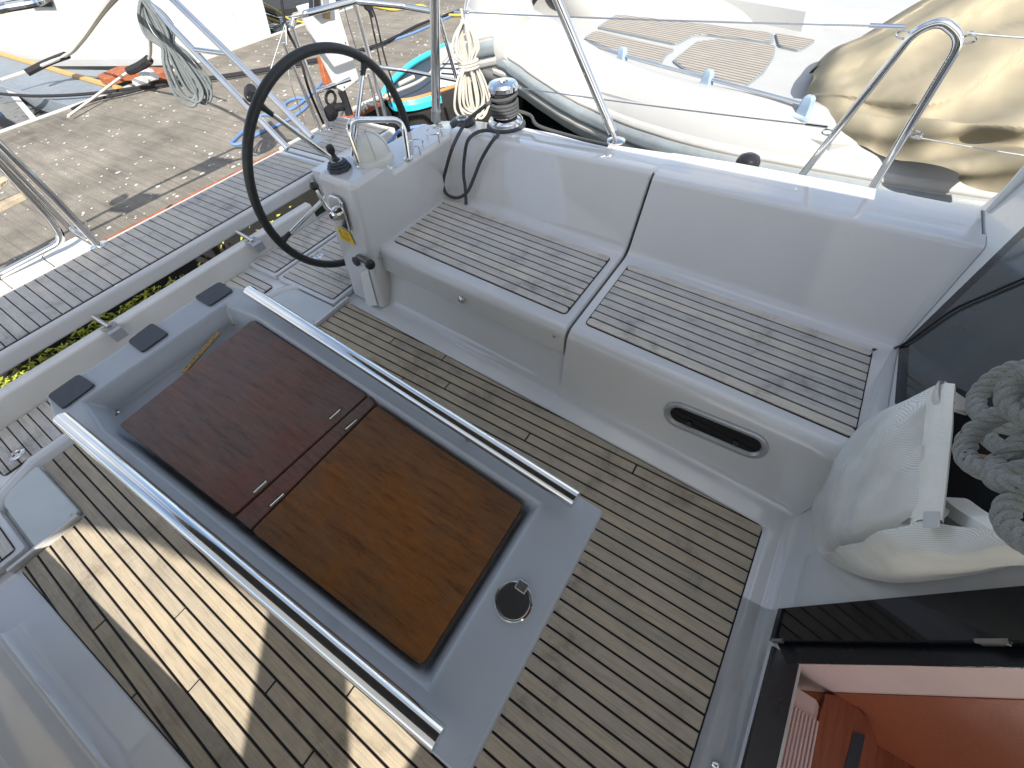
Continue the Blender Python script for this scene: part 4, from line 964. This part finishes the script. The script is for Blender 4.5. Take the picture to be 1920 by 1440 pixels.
# deck: white floor, teak pads, cream console side, seat block
DZ = .10
fl = [PZ(x, y, DZ) for x, y in ((960, 40), (1010, 110), (1100, 165), (1230, 200), (1420, 235), (1560, 270), (1750, 280), (1900, 100), (1800, -60), (1300, -90), (1000, -60))]
M().slab(fl, Vector((0, 0, -.06))).build('deck', 'rubber_tube', rib)
def zz(l): return [(1060 + a * .2604, b * .2604) for a, b in l]
tpads = [zz([(245, 210), (375, 120), (1000, 190), (1470, 255), (1475, 320), (1000, 262), (900, 275), (800, 330)]), zz([(140, 290), (215, 240), (780, 370), (720, 400), (680, 470), (400, 400)]), zz([(780, 450), (950, 315), (1100, 300), (1500, 345), (1490, 420), (1420, 530), (1280, 640), (860, 510)]), zz([(1510, 255), (1545, 260), (1795, 305), (1680, 378), (1535, 345)])]
def rib_teak():
    m, nt, b = newmat('deck_teak'); mp = mapping(nt, (1, 1, 1), rot=(0, 0, R(18)))
    wv = nt.nodes.new('ShaderNodeTexWave'); wv.bands_direction = 'X'; wv.inputs['Scale'].default_value = 5.2; wv.inputs['Distortion'].default_value = .2
    nt.links.new(mp.outputs[0], wv.inputs['Vector']); n = nz(nt, mapping(nt, (20, 2, 1), rot=(0, 0, R(18))), 3, 6)
    c = ramp(nt, wv.outputs[0], [(.10, (.11, .10, .09)), (.26, (.30, .27, .235)), (1, (.34, .31, .27))]).outputs[0]
    c = mix(nt, 'MULTIPLY', .8, c, ramp(nt, n.outputs[0], [(.3, .65), (.7, 1.1)]).outputs[0])
    nt.links.new(c, b.inputs['Base Color']); b.inputs['Roughness'].default_value = .8
rib_teak()
for q in tpads:
    pts = round_poly([PZ(x, y, DZ) for x, y in q], .05, 3)
    c = sum(pts, Vector()) / len(pts)
    M().slab([v + Vector((0, 0, .012)) for v in pts], Vector((0, 0, .012))).build('teak_pad', 'deck_teak', rib)
    M().slab([c + (v - c) * 1.03 for v in pts], Vector((0, 0, .020))).build('pad_edge', 'strake_grey', rib)
cs = [PZ(x, y, DZ) for x, y in zz([(1300, 650), (1440, 540), (1530, 370), (1680, 378), (1795, 310), (1850, 230)])]
M().grid([[v + Vector((0, 0, .0)) for v in cs], [v + Vector((-.05, -.10, -.20)) for v in cs], [v + Vector((-.06, -.12, -.5)) for v in cs]]).build('console_side', 'canvas_cream', rib, smooth=True)
wl = [PZ(x, y, DZ) for x, y in zz([(1850, 230), (1700, 230), (1100, 110), (520, 60), (300, 0), (-100, -60)])]
M().grid([[v for v in wl], [v + Vector((.05, .03, .16)) for v in wl], [v + Vector((.5, .3, .20)) for v in wl]]).build('bulwark', 'rubber_tube', rib, smooth=True)
# tan cover over the console
def tarp():
    base = [PZ(x, y, z) for x, y, z in ((1505, 212, .12), (1522, 236, .12), (1560, 252, .12), (1620, 272, .12), (1690, 296, .12), (1760, 320, .12), (1850, 350, .12), (1960, 385, .12))]
    mid = [PZ(x, y, z) for x, y, z in ((1515, 172, .20), (1545, 165, .28), (1600, 165, .33), (1670, 175, .36), (1745, 190, .38), (1820, 205, .38), (1900, 225, .38), (2010, 260, .38))]
    topl = [PZ(x, y, z) for x, y, z in ((1532, 125, .24), (1580, 85, .36), (1640, 62, .44), (1705, 25, .52), (1780, -15, .60), (1870, -40, .64), (1960, -30, .66), (2060, 0, .66))]
    back = [v + Vector((.75, .25, -.35)) * min(1, (i + .3) / 3) for i, v in enumerate(topl)]; foot = [v + Vector((1.1, .3, -.9)) * min(1, (i + .3) / 3) for i, v in enumerate(topl)]
    cols = [spline([base[i], base[i].lerp(mid[i], .5) + Vector((-.04, -.02, .05)), mid[i], mid[i].lerp(topl[i], .5) + Vector((-.03, 0, .05)), topl[i], back[i], foot[i]], 13) for i in range(len(base))]
    rows = []
    for j in range(len(cols[0])): rows.append(spline([c[j] for c in cols], 16))
    nj, ni = len(rows), len(rows[0])
    for j, rw in enumerate(rows):
        for i, v in enumerate(rw):
            a = i / ni; b = j / nj
            ph = b * 5.2 - a * a * 1.6 - .25 * a + .35 * noise.noise(v * .9); sw = math.sin(ph * 6.283); f = (abs(sw) ** .6 * (1 if sw > 0 else -1)) * .085 * (.15 + .95 * a) * (1 if b < .75 else .3) + math.sin((a * 7 + b * 4) * 3 + 2.2 * noise.noise(v * 2.0)) * .022
            f += noise.noise(v * 2.6) * .04 + abs(noise.noise(v * 6)) * .014 + noise.noise(v * 15) * .003
            if i < 34: f += math.sin(b * 34 + a * 10) * .035 * (1 - i / 34)
            rw[i] = v + Vector((-.75, -.35, .55)).normalized() * f
    return M().grid(rows)
tag(tarp().build('canvas_cover', 'canvas_tan', smooth=True), 'tan canvas cover draped in folds over the inflatable console', 'cover')
line('tie_line', [PZ(x, y, .02) for x, y in ((1540, 142), (1512, 152), (1498, 158), (1505, 172), (1510, 188))], .012, 'rope_grey', 'black and white tie line at the corner of the tan cover')

# ================================================================== SMALL BLACK BOAT with turquoise bow
sb = thing('black_launch', 'small black boat with turquoise bow rim moored between jetty and inflatable', 'boat', PZ(800, 190, -.7))
SZ = -.05
nearS = spline([PZ(x, y, SZ) for x, y in ((722, 184), (735, 193), (770, 192), (815, 180), (860, 165), (905, 150), (975, 128))], 6)
farS = spline([PZ(x, y, SZ) for x, y in ((722, 184), (722, 172), (740, 150), (775, 120), (815, 98), (850, 82), (930, 60))], 6)
M().grid([[v for v in nearS], [v - Vector((0, 0, .03)) for v in farS]]).build('deck', 'rubber', sb)
M().grid([[v for v in nearS], [v + Vector((.03, -.04, -.15)) for v in nearS], [v + Vector((.10, .12, -.75)) for v in nearS]]).build('hull_side', 'antifoul', sb, smooth=True)
def part_tube(l, a, b, r, nm, mt, dz=0): M().tube([v + Vector((0, 0, dz)) for v in l[a:b]], r, 10).build(nm, mt, sb, smooth=True)
M().grid([[v + Vector((-.02, -.03, .03)) for v in nearS[:20]], [v + Vector((-.03, -.06, -.01)) for v in nearS[:20]], [v + Vector((-.02, -.05, -.07)) for v in nearS[:20]]]).build('bow_rim', 'turquoise', sb, smooth=True)
part_tube(nearS, 0, len(nearS), .018, 'ochre_line', 'ochre', .03); part_tube(farS, 0, 30, .035, 'far_rim', 'turquoise', .01)
wd = [PZ(x, y, SZ) for x, y in ((806, 98), (850, 82), (960, 70), (985, 118), (858, 158), (822, 166), (820, 130))]
M().slab([v + Vector((0, 0, .004)) for v in wd], Vector((0, 0, .012))).build('white_deck', 'white_plastic', sb)
for (a, b, c, d) in ((820, 120, 900, 121), (823, 128, 905, 132), (828, 138, 910, 145)):
    p0, p1 = PZ(a, b, SZ + .02), PZ(c, d, SZ + .02); M().tube([p0, p1], .012, 6).build('deck_stripe', 'black_plastic', sb)
M().tube([PZ(748, 158, .0), PZ(776, 144, .02)], .022, 8).build('fender_rope', 'rope_cream', sb, smooth=True)
for x, y in ((787, 200), (809, 192)): M().tube([PZ(x, y, -.2), PZ(x - 3, y + 9, -.26)], .026, 8).build('fender_end', 'rope_cream', sb, smooth=True)
def text_mesh(txt, name, mat, parent, origin, ux, uy, size):
    cu = bpy.data.curves.new('txt', 'FONT'); cu.body = txt; cu.size = 1.0; cu.extrude = .01
    ob_ = bpy.data.objects.new('txt', cu); COL.objects.link(ob_); dg = bpy.context.evaluated_depsgraph_get()
    me = bpy.data.meshes.new_from_object(ob_.evaluated_get(dg)); bpy.data.objects.remove(ob_)
    uz = ux.cross(uy)
    vs_ = [origin + ux * (v.co.x * size) + uy * (v.co.y * size) + uz * (v.co.z * size) for v in me.vertices]
    m_ = M(); m_.add(vs_, [tuple(p.vertices) for p in me.polygons]); return m_.build(name, mat, parent)
o0 = PZ(834, 181, -.14); o1 = PZ(872, 168, -.14); ux = (o1 - o0).normalized()
text_mesh('NK2', 'registration', 'letter_white', sb, o0 + Vector((-.02, -.10, .0)), ux, (Vector((0, 0, 1)) - ux * ux.z).normalized(), .13)
line('mooring_line', [PZ(x, y, .05) for x, y in ((722, 182), (740, 172), (790, 150), (830, 115), (858, 80), (880, 55))], .016, 'rope_cream', 'cream mooring line across the foredeck of the black boat')
line('mooring_line', [PZ(x, y, -.04) for x, y in ((662, 205), (690, 192), (715, 182), (730, 186))], .022, 'rope_cream', 'cream mooring line from the jetty to the turquoise bow')
m = M()
for j in range(9): m.tube(spline([PZ(672 + j * 4 + random.uniform(-6, 6), 206 - j * 2 + random.uniform(-5, 5), -.03 + random.uniform(0, .05)) for _ in range(5)], 5), .013, 6)
tag(m.build('rope_tangle', 'rope_cream', smooth=True), 'tangled cream mooring rope on the jetty edge below the turquoise bow', 'rope')
line('blue_line', [PZ(x, y, PFZ + .05) for x, y in ((720, 276), (735, 262), (748, 246), (775, 239), (800, 236))], .013, 'rope_blue', 'short blue line lying beside the stern hatch')

# ================================================================== WHITE YACHT across the jetty, gangway
yt = thing('white_yacht', 'white yacht bow with grey waterline stripe across the jetty, top left', 'boat', (5.0, 10.5, -.75))
stem_w = PZ(478, 82, -.10); stem_w.y = max(stem_w.y, 8.80)
ytrows = []
for k in range(9):
    f = k / 8
    wx = 5.05 - 2.35 * math.sin(f * 1.35); wy = 8.85 + f * 8.5
    flare = .14 * (1 - f)
    ytrows.append([Vector((wx + .55 * (1 - f), wy + .25, -.75)), Vector((wx + .20 * (1 - f), wy + .05, -.52)), Vector((wx, wy, -.40)), Vector((wx - .01, wy - .01, -.32)), Vector((wx - flare * .6 - .03, wy - .06, .3)), Vector((wx - flare - .05, wy - .25 * (1 - f), 1.1 + .15 * (1 - f)))])
M().grid([[r[2], r[3], r[4], r[5]] for r in ytrows]).build('topsides', 'hull_white', yt, sub=1)
M().grid([[r[0], r[1]] for r in ytrows]).build('underwater', 'antifoul', yt, smooth=True)
M().grid([[r[1] + Vector((-.004, -.004, 0)), r[2] + Vector((-.004, -.004, 0))] for r in ytrows]).build('white_stripe', 'hull_white', yt, smooth=True)
M().grid([[r[2] + Vector((-.006, -.006, .0)), r[3] + Vector((-.006, -.006, .03))] for r in ytrows]).build('grey_stripe', 'boot_grey', yt, smooth=True)
oth = [[Vector((2 * 5.25 - v.x, v.y, v.z)) for v in r] for r in ytrows]
M().grid([[r[0], r[2], r[4], r[5]] for r in oth]).build('far_topsides', 'hull_white', yt, smooth=True)
M().grid([[a[-1], b[-1]] for a, b in zip(ytrows, oth)]).build('deck', 'hull_white', yt)
M().grid([[ytrows[0][j], oth[0][j]] for j in range(6)]).build('stem', 'hull_white', yt, smooth=True)
pa = PX(48, -6, 3.0)
def on_hull(x, y):
    best = None
    for k in range(8):
        q0, q1, q2 = ytrows[k][3], ytrows[k + 1][3], ytrows[k][4]; n_ = (q1 - q0).cross(q2 - q0).normalized(); q = PL((x, y), q0, n_)
        if q0.y - .2 <= q.y <= q1.y + .2: best = q, n_
    return best
hh = on_hull(70, 3)
if hh:
    q = [on_hull(x, y) for x, y in ((45, -6), (92, -8), (100, 12), (58, 12))]
    if all(q): M().slab([v[0] + Vector((-.02, -.02, 0)) for v in q], Vector((-.01, -.01, 0))).build('port_light', 'acrylic_black', yt)
gz = -.20
gw = thing('gangway', 'ribbed grey metal gangway leading off the far side of the jetty', 'gangway', PZ(120, 150, gz))
ga, gb, gc, gd = PZ(230, 172, -.12), PZ(158, 207, -.12), PZ(-40, 150, gz), PZ(-30, 95, gz)
M().slab([ga, gb, gc, gd], Vector((0, 0, -.06))).build('deck', 'galvanised', gw)
for k in range(26):
    f = (k + .5) / 26; p0, p1 = gb.lerp(ga, f) + Vector((0, 0, .004)), gc.lerp(gd, f) + Vector((0, 0, .004))
    M().tube([p0, p1], .012, 5).build('rib', 'galvanised', gw)
M().tube([ga + Vector((0, 0, .03)), gd + Vector((0, 0, .03))], .045, 8).build('edge_board', 'stick_wood', gw, smooth=True)
M().slab([gb + Vector((0, 0, .02)), gc + Vector((0, 0, .02)), gc + Vector((0, 0, -.2)), gb + Vector((0, 0, -.2))], Vector((-.02, -.02, 0))).build('side_beam', 'galvanised', gw)
rb = thing('rusty_bracket', 'rusty orange steel bracket with white cleats on the far jetty edge', 'bracket', PZ(270, 150, -.1))
M().slab([PZ(x, y, -.06) for x, y in ((192, 156), (232, 138), (330, 142), (318, 152), (240, 152), (205, 163))], Vector((0, 0, .10))).build('bracket', 'rust', rb, bevel=.01)
for x, y in ((262, 152), (282, 145), (275, 138)): M().tube([PZ(x - 8, y + 3, .03), PZ(x + 10, y - 3, .06)], .045, 8).build('cleat', 'white_plastic', rb, smooth=True)
M().slab([PZ(x, y, -.12) for x, y in ((110, 130), (225, 132), (222, 145), (130, 140))], Vector((0, 0, -.05))).build('plate', 'galvanised', rb)
line('mooring_line', [PZ(x, y, z) for x, y, z in ((2, 150, .05), (60, 130, .1), (125, 103, .3), (150, 80, .6), (190, 25, 1.0), (222, -15, 1.3))], .021, 'rope_cream', 'thick pale mooring line rising over the gangway to the white yacht')
line('mooring_line', [PZ(x, y, z) for x, y, z in ((128, 218, -.05), (180, 180, .0), (240, 135, .1), (278, 113, .3), (281, 60, .8))], .016, 'rope_cream', 'pale mooring line from the rusty bracket down the jetty edge')
line('chafe_sleeve', [PZ(x, y, z) for x, y, z in ((242, 133, .12), (262, 124, .2), (279, 112, .32))], .05, 'rope_black', 'black sleeve on the mooring line above the rusty bracket', 'sleeve')
line('chafe_sleeve', [PZ(x, y, z) for x, y, z in ((50, 137, .1), (88, 118, .16), (125, 104, .28))], .045, 'rope_black', 'black sleeve on the mooring line above the gangway', 'sleeve')
line('shore_cable', [PZ(x, y, -.06) for x, y in ((-10, 175), (60, 180), (140, 178), (220, 170), (280, 160), (330, 153), (420, 142), (560, 118), (690, 90), (740, 70), (790, 45), (860, 20))], .02, 'rope_black', 'dark cable lying along the far half of the jetty')
line('shore_cable', [PZ(x, y, -.06) for x, y in ((135, 205), (175, 188), (230, 176), (300, 160), (400, 148), (560, 121), (650, 98))], .018, 'rope_black', 'second dark cable beside the one along the jetty')
line('blue_hose', [PZ(x, y, -.085) for x, y in ((560, 245), (500, 215), (470, 235), (440, 262), (436, 270), (455, 268), (490, 248), (540, 225), (575, 200), (574, 187), (555, 184), (535, 195), (545, 205), (580, 180), (640, 118), (700, 88), (780, 60), (850, 28))], .016, 'rope_blue', 'blue rope looped on the jetty behind the wheel')
line('yellow_hose', [PZ(x, y, -.07) for x, y in ((470, -8), (520, 20), (548, 38), (600, 40), (640, 14), (662, 6), (700, 12), (740, 18), (790, 10), (810, 24), (840, 28), (880, 28))], .018, 'hose_yellow', 'yellow hose along the far edge of the jetty', 'hose')
wb = thing('timber_post', 'white-edged timber leaning into the water at the left jetty edge', 'timber', PZ(50, 200, -.3))
M().slab([PZ(x, y, -.2) for x, y in ((0, 155), (12, 155), (78, 232), (70, 240))], Vector((0, 0, -.15))).build('beam', 'strake_pale', wb)
M().slab([PZ(x, y, -.1) for x, y in ((0, 265), (62, 240), (68, 248), (0, 276))], Vector((0, 0, -.12))).build('kerb', 'strake_pale', wb)
db = thing('dark_boat', 'dark blue boat stern below the jetty at the left edge', 'boat', PZ(8, 240, -.6))
M().slab([PZ(x, y, -.55) for x, y in ((-30, 195), (0, 210), (22, 232), (22, 252), (0, 262), (-30, 262))], Vector((0, 0, .2))).build('hull', 'rope_blue', db, bevel=.05)
M().lathe([(.12, -.15), (.2, -.08), (.2, .08), (.12, .15)], PZ(10, 248, -.3), (1, .5, .2), 16).build('fender', 'black_plastic', db, smooth=True)
bk = thing('far_pontoon', 'dark timber-edged pontoon in the water beyond the yacht bow', 'pontoon', PZ(500, 20, -.7))
M().slab([PZ(x, y, -.35) for x, y in ((448, -30), (462, 10), (520, 32), (640, 20), (660, -40))], Vector((0, 0, .12))).build('side', 'antifoul', bk)
M().slab([PZ(x, y, -.45) for x, y in ((466, 18), (525, 38), (525, 46), (470, 28))], Vector((0, 0, .04))).build('waling', 'stick_wood', bk)

# ================================================================== ROPE BAG on the bulkhead
bag = thing('rope_bag', 'pale mesh rope bag hung on the bulkhead beside the companionway', 'bag', BP(1.0, .1, .1))
sil = [(1775, 716), (1700, 750), (1612, 793), (1556, 858), (1524, 940), (1527, 1018), (1560, 1056), (1650, 1090), (1780, 1085), (1940, 1050)]
rim = [(1778, 724), (1774, 762), (1772, 800), (1768, 838), (1764, 874), (1760, 908), (1756, 940), (1752, 978), (1830, 985), (1945, 1012)]
N_ = len(sil); rows = []
for f, o in ((0, .02), (.10, .09), (.28, .17), (.5, .215), (.75, .225), (1, .22)):
    rows.append([PB(sil[i][0] * (1 - f) + rim[i][0] * f, sil[i][1] * (1 - f) + rim[i][1] * f, o) for i in range(N_)])
fine = []
cols = [spline([r[i] for r in rows], 5) for i in range(N_)]
for j in range(len(cols[0])): fine.append(spline([c[j] for c in cols], 7))
for j, rw in enumerate(fine):
    for i, v in enumerate(rw):
        e = min(1, j / 6)
        crease = (.034 * math.exp(-((i - 36 - j * .35) / 1.6) ** 2) - .018 * math.exp(-((i - 39.5 - j * .35) / 2.4) ** 2)) * e * min(1, (len(fine) - j) / 10)
        rw[i] = v + BN * ((noise.noise(v * 8) * .020 + noise.noise(v * 24) * .006) * e - crease)
M().grid(fine).build('mesh_body', 'bag_mesh', bag, smooth=True)
# hem: a padded band along the front rim
hr = []
for k in range(9):
    a = math.pi * 2 * k / 9
hem = spline([PB(x, y, .222) for x, y in rim[:8]], 8)
rows = []
for i, v in enumerate(hem):
    wob = noise.noise(v * 30) * .003
    rows.append([v + d_ for d_ in ((BU * -.040 - BN * .006), (BU * -.040 + BN * (.006 + wob)), (BU * -.018 + BN * (.012 - wob)), (BU * .004 + BN * (.010 + wob)), (BU * .012 - BN * .002), (BU * .004 - BN * .012))])
M().grid(rows, True).build('hem', 'canvas_cream', bag, smooth=True, angle=70)
fl_ = [PB(1776, 722, .215), PB(1790, 738, .15), PB(1818, 752, .08), PB(1828, 772, .05), PB(1812, 780, .06), PB(1775, 768, .20)]
M().slab(fl_, BN * .004).build('corner_flap', 'canvas_cream', bag, bevel=.002)
M().lathe([(.010, 0), (.010, .003), (.006, .0035), (.006, .001)], PB(1778, 756, .215), (-.5, .6, .6), 16).build('eyelet', 'steel', bag, smooth=True)
M().slab([PB(x, y, .236) for x, y in ((1734, 960), (1764, 960), (1763, 990), (1732, 990))], BN * .003).build('tag', 'white_plastic', bag, bevel=.001)
low = spline([PB(x, y, o) for x, y, o in ((1752, 975, .215), (1775, 968, .17), (1790, 940, .12), (1812, 935, .12), (1850, 960, .14), (1945, 1010, .2))], 6)
M().grid([low, [v + BU * -.03 + BN * .02 for v in low], [v + BU * -.06 + BN * .01 for v in low]]).build('lower_flap', 'canvas_cream', bag, smooth=True)
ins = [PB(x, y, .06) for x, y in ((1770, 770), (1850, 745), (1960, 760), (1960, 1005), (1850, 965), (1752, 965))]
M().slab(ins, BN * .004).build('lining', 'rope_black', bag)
# thick rope coil in the bag
rc = thing('mooring_rope', 'thick grey flecked rope coiled in the mouth of the bag', 'rope', BP(1.1, .6, .3))
loops = [
    [(1960, 690, .34), (1905, 690, .35), (1860, 712, .36), (1832, 745, .36), (1838, 778, .36), (1880, 800, .34), (1930, 790, .33), (1985, 745, .33)],
    [(1985, 742, .42), (1915, 762, .42), (1850, 790, .42), (1815, 825, .42), (1812, 858, .42), (1850, 885, .42), (1900, 885, .40), (1990, 860, .38)],
    [(1960, 700, .44), (1915, 705, .44), (1888, 740, .44), (1900, 770, .43), (1950, 790, .42), (2000, 760, .42)],
    [(1990, 900, .36), (1905, 872, .36), (1872, 868, .40), (1868, 898, .42), (1905, 912, .42), (1990, 900, .42)],
    [(1990, 800, .38), (1920, 830, .40), (1893, 850, .40), (1895, 885, .38), (1940, 910, .36), (2000, 900, .36)],
    [(1980, 930, .40), (1920, 935, .41), (1888, 955, .42), (1893, 990, .42), (1940, 1025, .42), (2000, 1020, .42)],
    [(1846, 815, .30), (1880, 842, .30), (1930, 850, .30), (1990, 840, .30)]]
def laid_rope(path, r, lay):                   # three strands twisted round each other
    m_ = M(); L = [0.0]
    for i in range(1, len(path)): L.append(L[-1] + (path[i] - path[i - 1]).length)
    fr = []; a = None
    for i in range(len(path)):
        t = (path[min(i + 1, len(path) - 1)] - path[max(i - 1, 0)]).normalized()
        a = t.orthogonal().normalized() if a is None else (a - t * a.dot(t)).normalized(); fr.append((a.copy(), t.cross(a)))
    for k in range(3):
        m_.tube([p + fr[i][0] * (math.cos(6.283 * (L[i] / lay + k / 3)) * r * .48) + fr[i][1] * (math.sin(6.283 * (L[i] / lay + k / 3)) * r * .48) for i, p in enumerate(path)], r * .60, 8)
    return m_
for l in loops: laid_rope(spline([PB(x, y, o - .10) for x, y, o in l], 22), .0135, .052).build('strand', 'rope_grey', rc, smooth=True)
line('red_line', [PB(x, y, .20) for x, y in ((1768, 845), (1830, 855), (1900, 868), (1990, 875))], .0055, 'rope_red', 'thin reddish line crossing the dark mouth of the bag')
q = PZ(1343, 1437, .012); t = thing('pad_eye', 'small steel pad eye cut by the bottom edge by the sill', 'fitting', q)
M().lathe([(.014, 0), (.014, .006), (.008, .014), (.003, .016)], q, seg=16).build('dome', 'steel', t, smooth=True)

# ================================================================== BIMINI CANOPY above the picture: the shade over the cockpit
CZ = 1.90
def up_(x, y): return (x + SUN.x * -CZ, y + SUN.y * -CZ)
edge = [up_(*p) for p in ((-1.5, 2.12), (-.64, 2.06), (-.546, 2.008), (-.447, 1.784), (-.394, 1.577), (-.347, 1.383), (-.31, 1.15), (-.30, 1.02), (-.624, .729), (-.95, .43), (-.95, .05), (-.432, .44), (-.27, .63), (-.20, .5), (-.25, .29), (-.9, .02))]  # edge notched so the sun patches land on the sole
ring2 = [(-2.2, 2.22)] + edge + [(-2.4, -2.9), (1.1, -2.9), (1.12, -1.6), (1.15, .2), (1.3, 2.22)]
ca = thing('bimini', 'grey fabric bimini stretched over the cockpit above the camera', 'canopy', (-.4, 0, CZ))
M().add([(x, y, CZ) for x, y in ring2], [tuple(range(len(ring2)))]).build('fabric', 'canopy_fabric', ca)
for y in (2.19, .2): M().tube([(-2.2 if y > 1 else -1.8, y, CZ - .016), (1.28 if y > 1 else 1.13, y, CZ - .016)], .015, 8).build('bow', 'steel', ca, smooth=True)
# unseen dark panel added above the bimini to darken its underside and reflections
so_ = thing('shade_panel', 'unseen dark shade panel added on top of the bimini above the camera', 'panel', (.1, 1.0, CZ + .03))
M().box((-.75, -.25, CZ + .025), (.80, 2.15, CZ + .045)).build('shade_sheet', 'acrylic_black', so_)
M().tube([(-.75, -.25, CZ + .035), (.80, -.25, CZ + .035), (.80, 2.15, CZ + .035), (-.75, 2.15, CZ + .035)], .014, 8, True).build('frame', 'alloy', so_)
